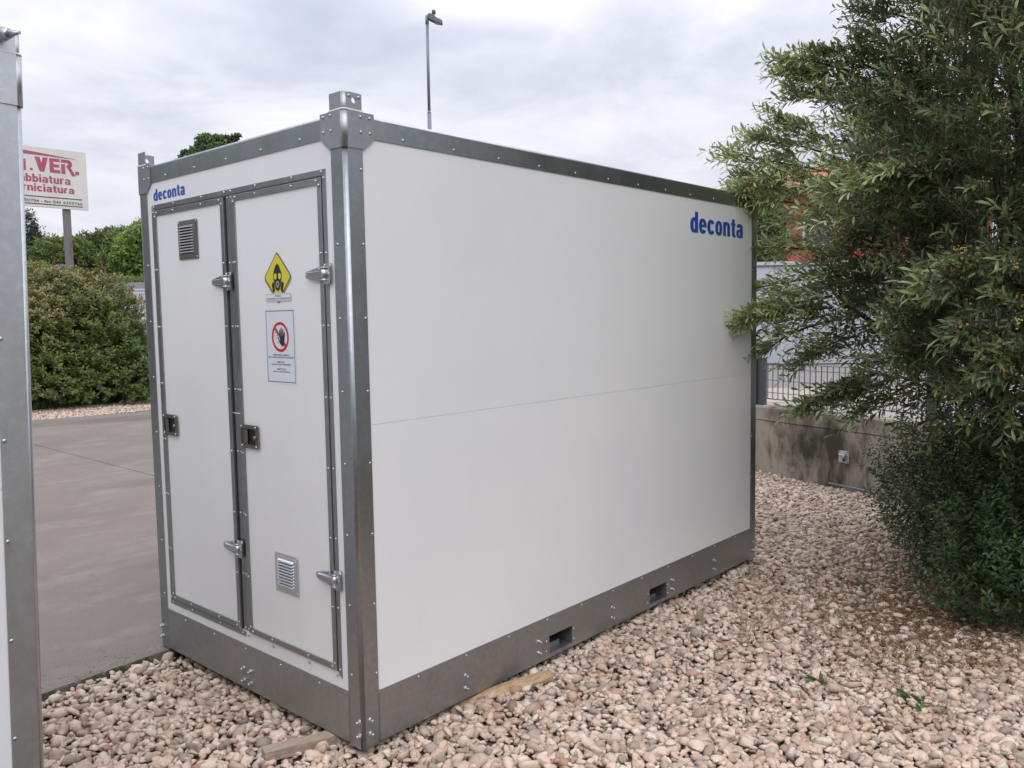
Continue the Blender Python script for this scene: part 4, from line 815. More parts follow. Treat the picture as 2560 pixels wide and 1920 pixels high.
# grey kerb wall and white slatted gate right of the hedge
p, q = at(270, 712, 34), at(400, 710, 34); dd = Vector(q-p); dd.z = 0; dd.normalize(); FQ = Matrix(((dd.x, 0, dd.y), (dd.y, 0, -dd.x), (0, 1, 0)))
b = MB(FQ, (float(p[0]), float(p[1]), -.1)); zq = float(at(330, 706, 34)[2])+.1; b.box((-6, 0, -.3), (6, zq, 0)); tag(b.build('parapet_wall', mat('grey_parapet', (.28, .29, .32), .8)), 'plain grey wall behind the white gate, under the clipped hedge', 'wall')
p = at(300, 720, 28); g_ = empty('gate', (float(p[0]), float(p[1]), -.1), label='white slatted gate glimpsed between the hedge and the container', cat='gate')
zg = float(at(340, 722, 28)[2])+.1; b = MB(FQ); b.box((-.6, zg-.16, -.05), (3, zg-.10, 0)); b.box((-.6, zg-.05, -.05), (3, zg, 0)); b.box((-.6, .1, -.05), (3, .2, 0)); b.build('gate_rail', mat('pale_gate_metal', (.62, .64, .68), .5), g_)
mg = mat('white_gate_slat', (.68, .68, .67), .5)
for k in range(26): b = MB(FQ); u = -.58+.135*k; b.box((u, .2, -.045), (u+.112, zg-.17, -.015)); b.build('slat', mg, g_)

# ------------------------------------------------------------------ foliage
def leaves(P, D, Nn, ln, wd, tone, name, m, parent=None, kind='stuff', shape='lance', droop=.15):
    """P base, D direction, Nn upper-side normal, all (n,3)"""
    n = len(P); D = D/np.linalg.norm(D, axis=1, keepdims=True); Sd = np.cross(D, Nn); Sd /= np.linalg.norm(Sd, axis=1, keepdims=True)+1e-9; U = np.cross(Sd, D)
    ln = np.broadcast_to(ln, n)[:, None]; wd = np.broadcast_to(wd, n)[:, None]
    st = ((.32, .8, .06), (.70, 1.0, .03)) if shape == 'lance' else ((.35, 1., .10), (.70, .85, .08))
    vs = [P]
    for t, wf, lift in st:
        c = P+D*ln*t-U*ln*droop*t*t
        vs += [c-Sd*wd*wf/2+U*wd*.22*wf, c+Sd*wd*wf/2+U*wd*.22*wf]
    vs.append(P+D*ln-U*ln*droop)
    mid = P+D*ln*.5-U*ln*droop*.25; vs.append(mid)
    V = np.stack(vs, 1); F0 = np.array([[0, 2, 6], [0, 6, 1], [1, 6, 3], [2, 4, 6], [3, 6, 5], [6, 4, 5]])
    F = (F0[None]+(np.arange(n)*7)[:, None, None]).reshape(-1, 3)
    o = np_mesh(name, V.reshape(-1, 3), F, m, parent, smooth=False, tone=np.repeat(np.clip(tone, 0, 1), 7))
    if kind: o['kind'] = kind
    return o
def unit(n, rng): v = rng.normal(size=(n, 3)); return v/np.linalg.norm(v, axis=1, keepdims=True)
def crown(name, clumps, ln, wd, m, parent, rng, shell=.55, tonef=None, per=None, flat=1.):
    PP, DD, NN, TT = [], [], [], []
    for (c, r, n) in clumps:
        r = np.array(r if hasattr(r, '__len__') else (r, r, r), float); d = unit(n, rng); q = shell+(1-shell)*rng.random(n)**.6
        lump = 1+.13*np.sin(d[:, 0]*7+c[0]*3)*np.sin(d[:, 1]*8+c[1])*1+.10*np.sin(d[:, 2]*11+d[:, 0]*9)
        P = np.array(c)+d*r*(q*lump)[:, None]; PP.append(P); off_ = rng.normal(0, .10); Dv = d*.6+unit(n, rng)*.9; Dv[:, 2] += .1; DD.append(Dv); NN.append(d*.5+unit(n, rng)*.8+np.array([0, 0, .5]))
        t = .45*rng.random(n)+.35*(q-shell)/(1-shell)+.28*d[:, 2]+off_; TT.append(t)  # tone rises outward and upward, light from above put into leaf colour
    P, D, Nn, T = map(np.concatenate, (PP, DD, NN, TT))
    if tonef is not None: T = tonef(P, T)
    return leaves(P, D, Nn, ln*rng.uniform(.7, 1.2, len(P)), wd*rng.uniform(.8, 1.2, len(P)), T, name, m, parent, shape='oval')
def limb(b, a, c, r0, r1, sag=.15, n=6, seg=7):
    a, c = Vector(a), Vector(c); L = (c-a).length; j = Vector((random.uniform(-1, 1), random.uniform(-1, 1), random.uniform(0, 1)))*L*sag
    pts = [a.lerp(c, t)+j*math.sin(t*math.pi) for t in [i/(n-1) for i in range(n)]]; b.tube(pts, [r0+(r1-r0)*i/(n-1) for i in range(n)], seg); return pts
def tree(name, label, uvd, clumps, ln, wd, m, tr=.15, group=None, shell=.55, cat='tree'):
    """clumps given as (u, v, depth, radius m, squash, n)"""
    b0 = at(*uvd); root = empty(name, (float(b0[0]), float(b0[1]), -.12), label=label, cat=cat); 
    if group: root['group'] = group
    o0 = np.array([b0[0], b0[1], -.12]); cl = [(at(u, v, d)-o0, (r, r, r*sq), n) for (u, v, d, r, sq, n) in clumps]
    b = MB(); top = np.mean([c for c, _, _ in cl], axis=0); fork = Vector((0, 0, max(.4, float(min(c[2]-r[2] for c, r, _ in cl))))); b.tube([(0, 0, 0), tuple(fork*.5), tuple(fork)], [tr, tr*.85, tr*.75], 9)
    for c, r, _ in cl: limb(b, fork, Vector(c), tr*.5, tr*.12)
    b.build('trunk', M_BARK, root); crown('crown', cl, ln, wd, m, root, RNG, shell); return root
G1 = 'umbrella pines beyond the yard'
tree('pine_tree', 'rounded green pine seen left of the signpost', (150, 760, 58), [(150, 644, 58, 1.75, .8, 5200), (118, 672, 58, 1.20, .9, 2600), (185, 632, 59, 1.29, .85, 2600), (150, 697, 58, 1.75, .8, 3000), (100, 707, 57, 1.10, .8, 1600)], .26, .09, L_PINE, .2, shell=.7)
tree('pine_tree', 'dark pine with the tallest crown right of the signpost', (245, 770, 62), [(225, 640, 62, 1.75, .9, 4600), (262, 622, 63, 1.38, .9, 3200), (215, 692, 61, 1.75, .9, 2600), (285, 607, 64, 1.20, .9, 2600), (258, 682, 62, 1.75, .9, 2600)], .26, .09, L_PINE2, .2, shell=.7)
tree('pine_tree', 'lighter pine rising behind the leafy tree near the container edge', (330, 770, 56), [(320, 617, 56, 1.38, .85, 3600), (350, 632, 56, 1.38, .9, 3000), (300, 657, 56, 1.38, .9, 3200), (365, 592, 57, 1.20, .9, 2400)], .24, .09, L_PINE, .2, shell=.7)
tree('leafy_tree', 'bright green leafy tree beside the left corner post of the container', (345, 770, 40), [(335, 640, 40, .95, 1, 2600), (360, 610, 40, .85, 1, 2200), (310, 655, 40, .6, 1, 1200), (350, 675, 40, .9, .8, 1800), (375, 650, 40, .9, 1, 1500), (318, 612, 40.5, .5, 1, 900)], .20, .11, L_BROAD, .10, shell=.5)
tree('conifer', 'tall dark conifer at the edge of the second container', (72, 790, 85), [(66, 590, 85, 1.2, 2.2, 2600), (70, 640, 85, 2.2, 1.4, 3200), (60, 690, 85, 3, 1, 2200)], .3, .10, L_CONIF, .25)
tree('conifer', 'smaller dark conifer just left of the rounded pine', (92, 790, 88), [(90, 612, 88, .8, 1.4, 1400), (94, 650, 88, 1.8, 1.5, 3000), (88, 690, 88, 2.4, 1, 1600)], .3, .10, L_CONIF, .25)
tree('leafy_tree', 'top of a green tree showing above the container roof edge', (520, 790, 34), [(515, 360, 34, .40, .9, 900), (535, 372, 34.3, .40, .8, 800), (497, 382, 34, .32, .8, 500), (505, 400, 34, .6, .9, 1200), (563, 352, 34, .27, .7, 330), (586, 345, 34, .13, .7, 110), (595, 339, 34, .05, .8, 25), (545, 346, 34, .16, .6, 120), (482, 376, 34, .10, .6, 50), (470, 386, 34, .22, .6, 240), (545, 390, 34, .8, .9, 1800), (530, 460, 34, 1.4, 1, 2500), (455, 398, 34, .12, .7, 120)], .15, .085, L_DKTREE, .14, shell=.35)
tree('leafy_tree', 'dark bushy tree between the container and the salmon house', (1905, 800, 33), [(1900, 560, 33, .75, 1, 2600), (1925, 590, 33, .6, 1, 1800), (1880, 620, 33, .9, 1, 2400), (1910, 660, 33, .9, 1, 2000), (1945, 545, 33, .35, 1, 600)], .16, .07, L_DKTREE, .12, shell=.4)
for k, (x, y, h) in enumerate(((-5.5, 15, 7.5), (-9.5, 13.5, 8.5), (-13.5, 11, 9), (-17, 7.5, 8.5), (-1.5, 17.5, 7.0), (-19, 3, 9))):  # unseen evergreens, added only to be mirrored in metal and panels
    rt_ = empty('added_evergreen', (x, y, -.12), label=('added evergreen number %s' % k), cat='tree'); rt_['label'] = 'dense evergreen added for reflections, hidden behind the left container, %s' % ('nearest the photinia', 'second from the photinia', 'third from the photinia', 'fourth from the photinia', 'farthest back beside the photinia', 'last one at the yard side')[k]
    rt_['group'] = 'evergreens added for reflections left of the yard'; b = MB(); b.tube([(0, 0, 0), (0, 0, h*.6)], [.16, .07], 8); b.build('trunk', M_BARK, rt_)
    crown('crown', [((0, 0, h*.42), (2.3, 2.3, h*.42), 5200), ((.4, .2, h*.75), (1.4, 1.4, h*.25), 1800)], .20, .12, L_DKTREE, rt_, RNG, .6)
for k, (az, dd_, h, rr) in enumerate(((-64, 24, 4.6, 2.6), (-54, 25, 5.6, 3.0), (-43, 26, 6.2, 3.2), (-32, 25, 6.4, 3.2), (-20, 24, 6.4, 3.2), (-8, 22, 6.0, 3.0), (-76, 27, 3.9, 2.6), (-100, 22, 5.6, 3.0), (-114, 21, 6.6, 3.2), (-128, 21, 7.0, 3.2), (-142, 21, 6.8, 3.2), (-156, 22, 6.4, 3.2))):  # added trees behind the camera, there only for dark reflections
    x, y = -1+dd_*math.cos(R_(az)), -2+dd_*math.sin(R_(az)); rt_ = empty('added_evergreen', (x, y, -.12), label='rounded evergreen added out of view for reflections, %s' % ('left of the middle', 'just left of the middle', 'in the middle of the row', 'right of the middle', 'second from the right end', 'at the right end', 'lowest, left of the row', 'first of the rear group', 'second of the rear group', 'third of the rear group', 'fourth of the rear group', 'last of the rear group')[k], cat='tree')
    rt_['group'] = 'evergreens added for reflections behind the viewer'; b = MB(); b.tube([(0, 0, 0), (0, 0, h*.6)], [.16, .07], 8); b.build('trunk', M_BARK, rt_)
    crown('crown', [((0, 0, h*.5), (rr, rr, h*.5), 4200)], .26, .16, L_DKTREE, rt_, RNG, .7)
def hedge(name, lab, a, c, h, dep, ln, m, n, z0=-.1):
    a, c = np.array(a), np.array(c); d = c-a; d[2] = 0; L = np.linalg.norm(d); d /= L; s = np.array([-d[1], d[0], 0]); t = RNG.uniform(0, L, n); q = RNG.uniform(-.5, .5, n)*dep; z = z0+h*RNG.random(n)**.5
    P = a*np.array([1, 1, 0])+d*t[:, None]+s*q[:, None]; P[:, 2] = z; root = empty(name, (float(a[0]), float(a[1]), z0), label=lab, cat='hedge')
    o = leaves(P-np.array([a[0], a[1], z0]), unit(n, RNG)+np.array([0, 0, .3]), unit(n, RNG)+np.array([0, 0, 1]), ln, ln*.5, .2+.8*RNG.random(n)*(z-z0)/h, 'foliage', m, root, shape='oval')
    b = MB(Matrix(((d[0], s[0], 0), (d[1], s[1], 0), (0, 0, 1)))); b.box((0, -dep*.4, 0), (L, dep*.4, h*.93)); b.build('inner_branches', M_BARK, root); return root
zt_ = lambda u, v, d: float(at(u, v, d)[2])+.1
hedge('clipped_hedge', 'low clipped green hedge on top of the grey wall beyond the white gate', at(270, 700, 36), at(400, 698, 36), zt_(330, 690, 36), .8, .08, L_BROAD, 5200)
hedge('clipped_hedge', 'yellow green clipped hedge just right of the second container corner', at(20, 700, 42), at(125, 700, 42), zt_(80, 654, 42), 1.0, .10, L_HEDGE, 5200)

# photinia hedge: shoots of broad leaves over the whole surface
def photinia(name, label, org, ells, nshoot, red, reds):
    o0 = np.array([org[0], org[1], -.08]); root = empty(name, tuple(float(x) for x in o0), label=label, cat='shrub'); PP, DD, NN, TT = [], [], [], []; zmax = max(c[2]+r[2] for c, r in ells)
    tot = sum(r[0]*r[2] for _, r in ells); st = MB()
    for (c, r) in ells:
        c, r = np.array(c), np.array(r); n = int(nshoot*r[0]*r[2]/tot); d = unit(n, RNG); d[:, 2] = np.where(d[:, 2] < -.5, -d[:, 2], d[:, 2])
        lump = 1+.07*np.sin(d[:, 0]*9+d[:, 2]*5)+.06*np.sin(d[:, 2]*13+d[:, 1]*8); q = lump*(1-.30*RNG.random(n)**2.2); p = c+d*r*q[:, None]
        ok = p[:, 2] > -.02; p, d = p[ok], d[ok]; n = len(p); ax = d*.8+np.array([0, 0, .55])+.35*unit(n, RNG); ax /= np.linalg.norm(ax, axis=1, keepdims=True)
        for k in range(9):
            a_ = k*2.4+RNG.uniform(0, 6, n); t = k/9; e1 = np.cross(ax, np.array([.3, .2, .9])); e1 /= np.linalg.norm(e1, axis=1, keepdims=True); e2 = np.cross(ax, e1)
            ra = e1*np.cos(a_)[:, None]+e2*np.sin(a_)[:, None]; PP.append(p+ax*(t*.13)+ra*.004); DD.append(ra*(1-.45*t)+ax*(.25+.6*t)); NN.append(ax+.2*ra)
            h = p[:, 2]/zmax; TT.append(np.clip(.12+.30*RNG.random(n)+(.50*np.clip((h-.48)/.5, 0, 1)+red)*(.45+.55*RNG.random(n))*(.5+.5*t), 0, .86))
    P, D, Nn, T = map(np.concatenate, (PP, DD, NN, TT)); leaves(P, D, Nn, .092*RNG.uniform(.7, 1.2, len(P)), .036*RNG.uniform(.8, 1.15, len(P)), T, 'foliage', L_PHOT, root, shape='oval', droop=.25)
    for (c, r) in ells:
        for k in range(7):
            a_ = k*.9; limb(st, (c[0]*.6+.1*math.cos(a_), c[1]*.6, 0), (c[0]+r[0]*.6*math.cos(a_), c[1]+r[1]*.6*math.sin(a_), c[2]+r[2]*.45), .03, .008)
    st.build('stems', M_BARK, root)
    for (u, v, dpt) in reds:                        # bright red new shoots standing proud of the bush
        p = at(u, v, dpt)-o0; n = 10; ax = np.tile(np.array([0, 0, 1.]), (n, 1)); a_ = np.arange(n)*2.4; ra = np.stack([np.cos(a_), np.sin(a_), 0*a_], -1); t = (np.arange(n)/n)[:, None]
        sc_ = RNG.uniform(.55, 1.0); leaves(p+ax*t*.12*sc_-np.array([0, 0, .05])+RNG.normal(0, .012, (n, 3)), ra*(.9-.5*t)+ax*(.5+.6*t)+RNG.normal(0, .2, (n, 3)), ax+ra*.2, .065*sc_, .024*sc_, RNG.random(n), 'red_shoot', L_REDSH, root, kind=None, shape='oval')
        b = MB(); b.tube([tuple(p-np.array([0, 0, .4])), tuple(p+np.array([0, 0, .08]))], .005, 5); b.build('shoot_stem', M_TWIG, root)
    return root
pc = at(200, 900, 18.6); fo = lambda u, v, d, b_=pc: tuple(at(u, v, d)-np.array([b_[0], b_[1], -.08]))
photinia('photinia_bush', 'broad rounded photinia bush, green below and bronze on top, right of the metal post', (pc[0], pc[1]), [(fo(215, 850, 18.8), (1.35, 1.2, 1.40)), (fo(150, 850, 19.0), (1.2, 1.1, 1.52)), (fo(278, 900, 18.8), (.72, 1, 1.12)), (fo(325, 935, 18.8), (.50, .8, .85)), (fo(240, 950, 18.4), (1.3, 1.0, .8)), (fo(340, 960, 18.6), (.6, .8, .7))], 6200, .02,
         [(92, 662, 18.6), (255, 664, 18.5), (262, 676, 18.5), (231, 711, 17.7), (197, 655, 18.6), (137, 655, 18.8), (322, 728, 18.4), (330, 727, 18.3), (352, 745, 18.3), (283, 703, 18.4), (88, 735, 17.9)])
pc2 = at(95, 900, 17.4)
photinia('photinia_bush', 'browner photinia bush in front of the big one, touching the metal post', (pc2[0], pc2[1]), [(fo(70, 890, 17.4, pc2), (.85, .8, 1.25)), (fo(110, 950, 17.4, pc2), (.75, .75, .75)), (fo(40, 940, 17.4, pc2), (.8, .8, 1.0))], 1900, .16, [])
# weeds at the foot of the photinia
n = 1500; u_ = RNG.uniform(60, 400, n); v_ = 1030-.10*(u_-85)-RNG.random(n)**1.5*26; P = np.array([hit(a, c, 2, -.06) for a, c in zip(u_, v_)])
tag(leaves(P, unit(n, RNG)*.7+np.array([0, 0, 1.]), unit(n, RNG), RNG.uniform(.08, .28, n), .018, .3+.7*RNG.random(n), 'weeds', L_WEED), kind='stuff')

# ------------------------------------------------------------------ the big wind-blown shrub on the right
base = np.array([4.55, -1.55, -.04]); shrub = empty('tall_shrub', tuple(base), label='huge wind-blown shrub with narrow silvery leaves leaning over the container', cat='shrub')
C = [(2490, 110, 5.7, .80), (2420, 10, 5.9, .55), (2300, 215, 5.9, .38), (2290, 330, 5.5, .55), (2110, 350, 5.8, .30), (2090, 470, 5.8, .34), (2200, 470, 5.5, .45), (2400, 430, 5.1, .70), (2170, 600, 5.9, .18), (2210, 640, 5.5, .45), (2350, 700, 5.2, .50),
     (2110, 760, 5.9, .26), (2200, 800, 5.5, .36), (2330, 880, 5.0, .38), (2480, 850, 4.5, .42), (2480, 680, 4.9, .40), (2560, 300, 4.9, .75), (2600, 60, 5.4, .9), (2700, 600, 4.7, .8), (2700, 900, 4.8, .6), (2450, -160, 5.8, .8), (2430, -120, 6.1, .4), (2750, -100, 5.8, 1.0), (2500, 300, 6.4, .9), (2450, 650, 6.3, .8), (2650, 300, 6.6, 1.0), (2250, 560, 6.6, .5), (2700, 850, 6.2, .8), (3000, 550, 4.8, .9), (3000, 150, 5.0, 1.0), (3350, 350, 4.6, 1.1), (3300, 850, 4.4, .9), (3800, 500, 4.4, 1.2), (2500, -420, 4.8, .9)]  # outermost clumps lie off frame, added to darken the container's far end
C3 = [(at(u, v, d)-base, r) for u, v, d, r in C]
wind = RT*-.75+np.array([0, 0, .12])                # everything streams to the left
TIPS = [((1975, 175, 5.7), (2180, 240, 5.8)), ((1945, 145, 5.7), (2170, 200, 5.8)), ((2000, 230, 5.8), (2180, 260, 5.8)), ((2060, 130, 5.7), (2220, 190, 5.8)), ((1835, 385, 5.6), (2080, 430, 5.8)), ((1900, 350, 5.7), (2100, 400, 5.8)), ((1960, 300, 5.7), (2110, 370, 5.8)), ((1880, 440, 5.7), (2080, 470, 5.8)), ((1850, 470, 5.5), (2020, 440, 5.8)),
        ((1875, 500, 5.6), (2060, 520, 5.8)), ((1915, 620, 5.8), (2100, 640, 5.8)), ((1895, 720, 5.8), (2100, 690, 5.8)), ((1870, 800, 5.55), (2080, 770, 5.8)), ((1895, 780, 5.7), (2080, 740, 5.8)), ((1925, 870, 5.8), (2090, 800, 5.8)), ((2000, 900, 5.7), (2140, 840, 5.7)), ((2030, 1005, 5.4), (2200, 930, 5.5)), ((2080, 1000, 5.4), (2220, 950, 5.4)), ((2160, 1020, 5.2), (2300, 950, 5.1)),
        ((2170, 25, 5.8), (2300, 60, 5.9)), ((2165, 100, 5.8), (2260, 120, 5.8)), ((2190, -30, 5.9), (2330, 0, 5.9)), ((2160, 470, 4.7), (2400, 430, 4.9)), ((2200, 430, 4.6), (2420, 400, 4.8)), ((2330, 700, 4.2), (2520, 640, 4.5)), ((2390, 680, 4.0), (2540, 640, 4.4)), ((2260, 780, 4.4), (2420, 760, 4.7)), ((2440, 830, 3.9), (2580, 780, 4.3)), ((2300, 880, 4.5), (2450, 850, 4.6)), ((2100, 470, 5.2), (2300, 470, 5.3)), ((2500, 900, 3.9), (2650, 840, 4.2))]
C3 += [(np.array(p)-base, r_) for p, r_ in (((3.5, -1.9, 4.0), .8), ((2.9, -2.4, 4.3), .9), ((4.1, -2.6, 3.5), 1.1), ((4.6, -3.2, 2.4), 1.2))]  # extra overhead clumps, added to shade the gravel below
wood = MB(); bp = Vector((0, 0, 0)); forks = []
for k, (dx, dy, h, r) in enumerate(((-.1, .25, 1.1, .075), (.25, -.1, 1.2, .085), (.0, .0, 1.35, .07), (.4, .35, 1.0, .06))): f = Vector((dx, dy, h)); limb(wood, (dx*.25, dy*.25, -.02), f, r*1.1, r*.8, .08); forks.append(f)
for c, r in C3:
    f = min(forks, key=lambda q: (q-Vector(c)).length); limb(wood, f, Vector(c), .035, .012, .10)
def lumpy(p, f=5.2): return np.sin(p[:, 0]*f+1.3)*np.sin(p[:, 1]*f*1.1+.4)+np.sin(p[:, 2]*f*.95+2*np.sin(p[:, 0]*2.1))*np.sin(p[:, 1]*f*.6+p[:, 0]*3.3)
TW_P, TW_D, TW_L = [], [], []                       # twig starts, directions, lengths
for c, r in C3:
    n = int(760*r**1.9); d = unit(n, RNG); q = .25+.75*RNG.random(n)**.5; P = c+d*(r*q)[:, None]; kk = lumpy(P) > -.18+.5*RNG.normal(0, .5, n); P, d = P[kk], d[kk]; n = len(P)
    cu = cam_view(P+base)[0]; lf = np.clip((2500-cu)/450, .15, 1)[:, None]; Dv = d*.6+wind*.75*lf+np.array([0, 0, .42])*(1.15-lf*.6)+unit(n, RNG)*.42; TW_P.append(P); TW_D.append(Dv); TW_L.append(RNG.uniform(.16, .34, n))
for (tu, tv, td), (su, sv_, sd_) in TIPS:
    a, c = at(su, sv_, sd_)-base, at(tu, tv, td)-base; L = np.linalg.norm(c-a); pts = limb(wood, a, c, .010, .003, .07, 8, 5); n = int(L*50); t = RNG.random(n)**.75
    pts = np.array([tuple(p) for p in pts]); idx = t*(len(pts)-1); i0 = np.clip(idx.astype(int), 0, len(pts)-2); fr_ = (idx-i0)[:, None]; P = pts[i0]*(1-fr_)+pts[i0+1]*fr_
    spread = (.10*(1-t)+.02)[:, None]; TW_P.append(P+unit(n, RNG)*spread); ax = (c-a)/L; TW_D.append(ax*.9+wind*.25+unit(n, RNG)*.45); TW_L.append(RNG.uniform(.10, .22, n))
P, D, Lw = map(np.concatenate, (TW_P, TW_D, TW_L)); D /= np.linalg.norm(D, axis=1, keepdims=True); nT = len(P)
K = 15; t = (np.arange(K)+.5)/K; bend = wind/np.linalg.norm(wind)
PT = P[:, None]+D[:, None]*(Lw[:, None]*t)[..., None]+bend*(Lw[:, None]*.22*t**2)[..., None]+np.array([0, 0, -.05])*(t**2)[None, :, None]
axv = D[:, None]+bend*(.44*t)[None, :, None]; axv = axv/np.linalg.norm(axv, axis=2, keepdims=True); ang = (np.arange(K)*2.4)[None]+RNG.uniform(0, 6, (nT, 1))
e1 = np.cross(axv, np.array([.11, .2, .97])); e1 /= np.linalg.norm(e1, axis=2, keepdims=True); e2 = np.cross(axv, e1); ra = e1*np.cos(ang)[..., None]+e2*np.sin(ang)[..., None]
LD = ra*.62+axv*.85+RNG.normal(0, .12, axv.shape); NNn = axv*.55-ra*.4+np.array([0, 0, .75])+RNG.normal(0, .35, axv.shape)
ln = .068*RNG.uniform(.65, 1.25, (nT, K)); cu = cam_view(P+base)[0]; tw = RNG.beta(1.3, 2.6, (nT, 1)); lm_ = (lumpy(P, 2.7) > .35)*.28+np.clip((2250-cu)/600, 0, .40); tone = tw*.55+.07+np.clip((P[:, 2:3]-2.0)*.10, 0, .16)+lm_[:, None]+.16*RNG.random((nT, K))+.22*t[None]**1.5  # leaf tone lighter towards left and top, sky light put into colour
PT, LD, NNn, ln, tone = PT.reshape(-1, 3), LD.reshape(-1, 3), NNn.reshape(-1, 3), ln.ravel(), tone.ravel(); u_, v_, z_ = cam_view(PT+base)
vis = (u_ > 1700) & (u_ < 2560) & (v_ < 1250) & (v_ > 0); order = np.argsort(np.where(vis, z_, 99))[:4500]; big = RNG.choice(order, 240, replace=False); mk = np.ones(len(PT), bool); mk[big] = False
mats_n = len(PT); print('shrub leaves', mats_n)
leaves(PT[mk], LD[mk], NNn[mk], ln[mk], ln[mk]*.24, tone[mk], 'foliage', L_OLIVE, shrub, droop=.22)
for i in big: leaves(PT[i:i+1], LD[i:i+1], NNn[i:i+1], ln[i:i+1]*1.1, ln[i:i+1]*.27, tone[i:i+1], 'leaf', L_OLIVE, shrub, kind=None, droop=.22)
# twigs as thin three sided sticks
e = np.cross(D, [0.1, 0.2, .97]); e /= np.linalg.norm(e, axis=1, keepdims=True); g = np.cross(D, e); E_ = P+D*Lw[:, None]+bend*(Lw*.22)[:, None]; V = np.stack([P+e*.0022, P-e*.0011+g*.0019, P-e*.0011-g*.0019, E_], 1)
F = (np.array([[0, 1, 3], [1, 2, 3], [2, 0, 3]])[None]+(np.arange(nT)*4)[:, None, None]).reshape(-1, 3); np_mesh('twigs', V.reshape(-1, 3), F, M_TWIG, shrub)['kind'] = 'stuff'
wood.build('branches', M_BARK, shrub)
# ochre flower sprays
sel = RNG.choice(nT, int(nT*.30), replace=False); n = len(sel); K2 = 14; Pf = P[sel][:, None]+D[sel][:, None]*(Lw[sel][:, None]*(.35+.6*RNG.random((n, K2))))[..., None]+RNG.normal(0, .016, (n, K2, 3)); Pf = Pf.reshape(-1, 3)
leaves(Pf, unit(len(Pf), RNG), unit(len(Pf), RNG), .015, .012, np.repeat(RNG.random(n), K2)*.7+.3*RNG.random(len(Pf)), 'flower_sprays', L_OCHRE, shrub, shape='oval')

# lower thicket of small-leaved suckers
b2_ = np.array([4.55, -1.30, -.05]); low_ = empty('leafy_thicket', tuple(b2_), label='dark green small-leaved undergrowth round the foot of the tall shrub', cat='shrub')
LC = [(2320, 1270, 6.0, .32), (2290, 1190, 6.3, .26), (2400, 1250, 5.6, .50), (2450, 1380, 5.1, .45), (2540, 1450, 4.7, .40), (2430, 1460, 4.9, .30), (2560, 1250, 5.2, .60), (2650, 1400, 4.8, .5), (2380, 1130, 6.0, .35), (2500, 1120, 5.4, .4), (2350, 1370, 5.6, .32), (2700, 1200, 5.2, .7), (2620, 1500, 4.5, .3), (2500, 1300, 6.2, .6), (2640, 1300, 6.4, .8), (2480, 1520, 4.65, .2), (2600, 1100, 5.0, .5)]
TP, TD, TL = [], [], []; stems = MB()
for u, v, d, r in LC:
    c = at(u, v, d)-b2_; c[2] = max(c[2], .12); n = int(560*r**1.6); dd_ = unit(n, RNG); p = c+dd_*(r*RNG.random(n)**.45)[:, None]; ok = p[:, 2] > .0; p, dd_ = p[ok], dd_[ok]; TP.append(p); TD.append(dd_*.4+np.array([0, 0, .75])+wind*.15+unit(len(p), RNG)*.35); TL.append(RNG.uniform(.14, .34, len(p)))
    for k in range(4): j = RNG.normal(0, .15, 3); limb(stems, (c[0]*.45+j[0], c[1]*.45+j[1], -.02), (c[0]+j[1]*r, c[1]+j[2]*r, c[2]+r*.5), .011, .003, .06)
P, D, Lw = map(np.concatenate, (TP, TD, TL)); D /= np.linalg.norm(D, axis=1, keepdims=True); nT = len(P); K = 16; t = (np.arange(K)+.5)/K
PT = P[:, None]+D[:, None]*(Lw[:, None]*t)[..., None]; ang = (np.arange(K)*math.pi/1+(np.arange(K)//2)*1.57)[None]+RNG.uniform(0, 6, (nT, 1)); axv = np.repeat(D[:, None], K, 1)
e1 = np.cross(axv, np.array([.11, .2, .97])); e1 /= np.linalg.norm(e1, axis=2, keepdims=True); e2 = np.cross(axv, e1); ra = e1*np.cos(ang)[..., None]+e2*np.sin(ang)[..., None]
LD = (ra*.9+axv*.55).reshape(-1, 3); NNn = (axv*.9-ra*.3+RNG.normal(0, .3, axv.shape)).reshape(-1, 3); PT = PT.reshape(-1, 3); tone = (np.clip(RNG.normal(.4, .22, (nT, 1)), 0, 1)*.6+.3*RNG.random((nT, K))+.2*t[None]).ravel()
k_ = PT[:, 2] > .0; n = k_.sum(); leaves(PT[k_], LD[k_], NNn[k_], .036*RNG.uniform(.7, 1.3, n), .0145, tone[k_], 'foliage', L_LOW, low_, shape='oval'); stems.build('stems', M_TWIG, low_); print('low leaves', n)
n = 420; P = np.concatenate([np.stack([RNG.uniform(-3, 5, n), 1.8+12*RNG.random(n)**1.3], -1), np.stack([RNG.uniform(-1, .5, 160), 0*RNG.random(160)], -1)]); P[n:, 1] = slab_y(P[n:, 0])+.03+np.abs(RNG.normal(0, .10, 160)); n = len(P); P = np.concatenate([P, np.full((n, 1), -.003)], 1)
tag(leaves(P, unit(n, RNG)*np.array([1, 1, .15]), unit(n, RNG)*.4+np.array([0, 0, 1.]), RNG.uniform(.005, .02, n), .005, .9*RNG.random(n), 'yard_grit', L_LITTER, shape='oval'), kind='stuff')
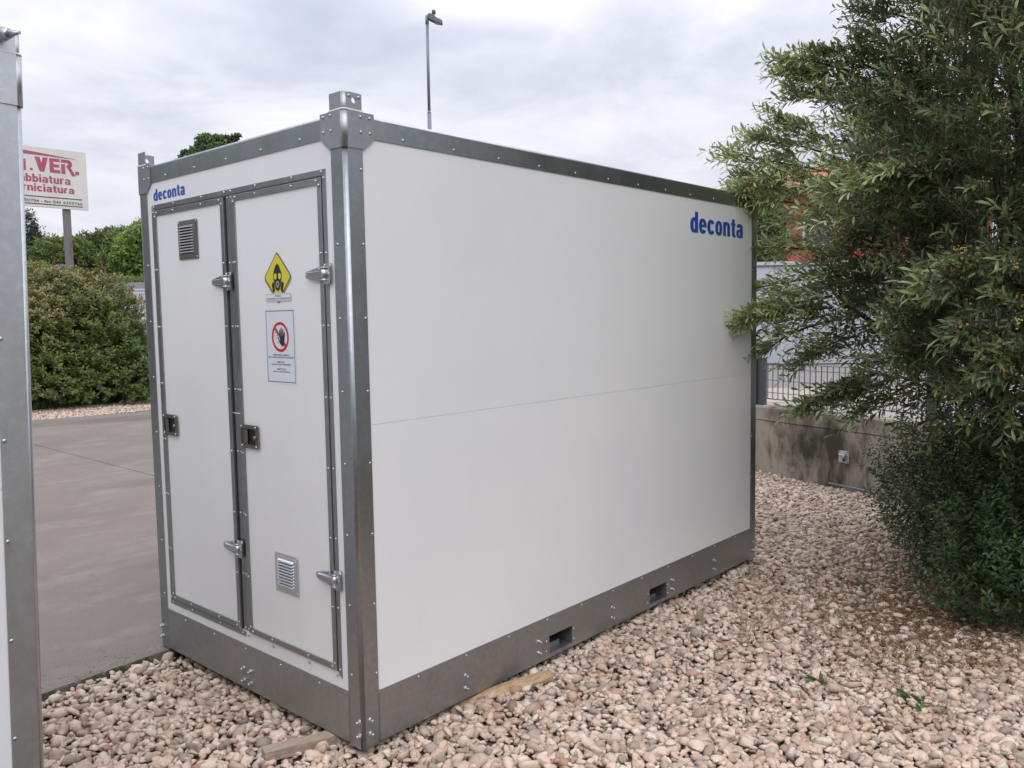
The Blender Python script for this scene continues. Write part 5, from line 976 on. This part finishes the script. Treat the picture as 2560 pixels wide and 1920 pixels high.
# dry grass at the edge of the thicket, litter, straws, weeds
def on_gravel(u, v): p = hit(u, v, 2, -.02); return np.array([p[0], p[1], float(gz(p[0], p[1]))])
n = 260; a_ = RNG.normal(size=(n, 2)); Pc = np.array([on_gravel(u, v) for u, v in zip(2420+60*a_[:, 0], 1500+26*a_[:, 1]+.3*60*a_[:, 0])]); tag(leaves(Pc, unit(n, RNG)*.9+np.array([0, 0, .5]), unit(n, RNG), RNG.uniform(.05, .2, n), .003, RNG.random(n), 'dry_grass', L_STRAW, droop=.4), kind='stuff')
n = 60000; U_ = np.concatenate([RNG.normal(2350, 140, n//2), RNG.normal(2230, 190, n-n//2)]); V_ = np.concatenate([RNG.normal(1520, 60, n//2), RNG.normal(1500, 115, n-n//2)])+.12*(U_-2300); ok = (U_ < 2700) & (V_ < 2100) & (V_ > 1330); P = np.array([on_gravel(u, v) for u, v in zip(U_[ok], V_[ok])]); n = len(P); P[:, 2] += RNG.uniform(-.012, .014, n)
tag(leaves(P, unit(n, RNG)*np.array([1, 1, .3]), unit(n, RNG)+np.array([0, 0, 1.5]), RNG.uniform(.006, .016, n), .006, RNG.random(n), 'leaf_litter', L_LITTER, shape='oval'), kind='stuff')  # real litter, made denser and darker to put shrub shade on gravel
n = 1400; P = np.stack([RNG.uniform(-1, 6, n), RNG.uniform(-2.4, 1.5, n), np.zeros(n)], -1); P = P[~((P[:, 0] > -.02) & (P[:, 1] > -.02) & (P[:, 0] < CL))]; n = len(P); P[:, 2] = gz(P[:, 0], P[:, 1])+.004
tag(leaves(P, unit(n, RNG)*np.array([1, 1, .3]), unit(n, RNG)+np.array([0, 0, 1.5]), RNG.uniform(.006, .02, n), .006, .35*RNG.random(n), 'leaf_litter', L_LITTER, shape='oval'), kind='stuff')
def tuft(u, v, n, h, m, name, lab, cat, wd=.004, spread=.03, shape='lance', lean=.5, group=None):
    p = on_gravel(u, v); root_pts = np.repeat(np.zeros((1, 3)), n, 0)+RNG.normal(0, spread, (n, 3))*np.array([1, 1, 0]); o = leaves(root_pts, unit(n, RNG)*lean*np.array([1, 1, .3])+np.array([0, 0, 1.]), unit(n, RNG)*.4+np.array([0, 0, .3])-0, h*RNG.uniform(.6, 1.1, n), wd, RNG.random(n), name, m, None, kind=None, shape=shape, droop=.3); o.location = tuple(p-np.array([0, 0, .002])); return tag(o, lab, cat, group)
tuft(2048, 1697, 7, .075, L_WEED, 'weed', 'small weed with broad bright leaves, left one of the two in the right foreground pebbles', 'weed', .024, .012, 'oval', 2.2)
tuft(2292, 1750, 8, .10, L_WEED, 'weed', 'larger flat weed with long leaves right of the small bright one', 'weed', .026, .018, 'oval', 2.6)
tuft(2150, 1455, 6, .05, L_WEED, 'weed', 'tiny weed seedling between pebbles near the shrub shade', 'weed', .014, .012, 'oval', 1.8)
tuft(1748, 1552, 14, .16, L_STRAW, 'grass_tuft', 'thin grass tuft among pebbles near the second forklift opening', 'grass', .0035, .02, lean=.35)
tuft(1872, 1592, 16, .14, L_STRAW, 'grass_tuft', 'wispy grass tuft right of the first one, out on the open pebbles', 'grass', .0035, .03, lean=.45)
tuft(1880, 1440, 12, .10, L_WEED, 'grass_tuft', 'green grass blades close to the far corner of the container', 'grass', .0035, .03, lean=.5)
tuft(2365, 1790, 10, .12, L_STRAW, 'grass_tuft', 'sparse dry grass stems at the lower right beside the larger weed', 'grass', .003, .03, lean=.4)
b = MB()
for (u0_, v0_, u1_, v1_) in ((1822, 1458, 1925, 1462), (1830, 1464, 1915, 1466), (2100, 1538, 2210, 1534), (2105, 1550, 2130, 1590), (1962, 1510, 2000, 1490), (1978, 1620, 1995, 1640)):
    a, c = on_gravel(u0_, v0_)+np.array([0, 0, .022]), on_gravel(u1_, v1_)+np.array([0, 0, .024]); limb(b, a, c, .0022, .0015, .04, 5, 5)
ms = mat('dry_stem', (.42, .35, .20), .8); tag(b.build('dry_stems', ms), kind='stuff')
p = hit(2220, 1373, 2, -.015); b = MB(IDN, tuple(p)); b.add([(0, -.03, .004), (.022, -.012, .01), (.018, .02, .006), (0, .035, .004), (-.018, .018, .012), (-.022, -.012, .006)], [tuple(range(6))]); tag(b.build('fallen_leaf', mat('yellow_leaf', (.35, .32, .04), .6), None, False), 'single yellow leaf lying on the shaded pebbles by the undergrowth', 'leaf')
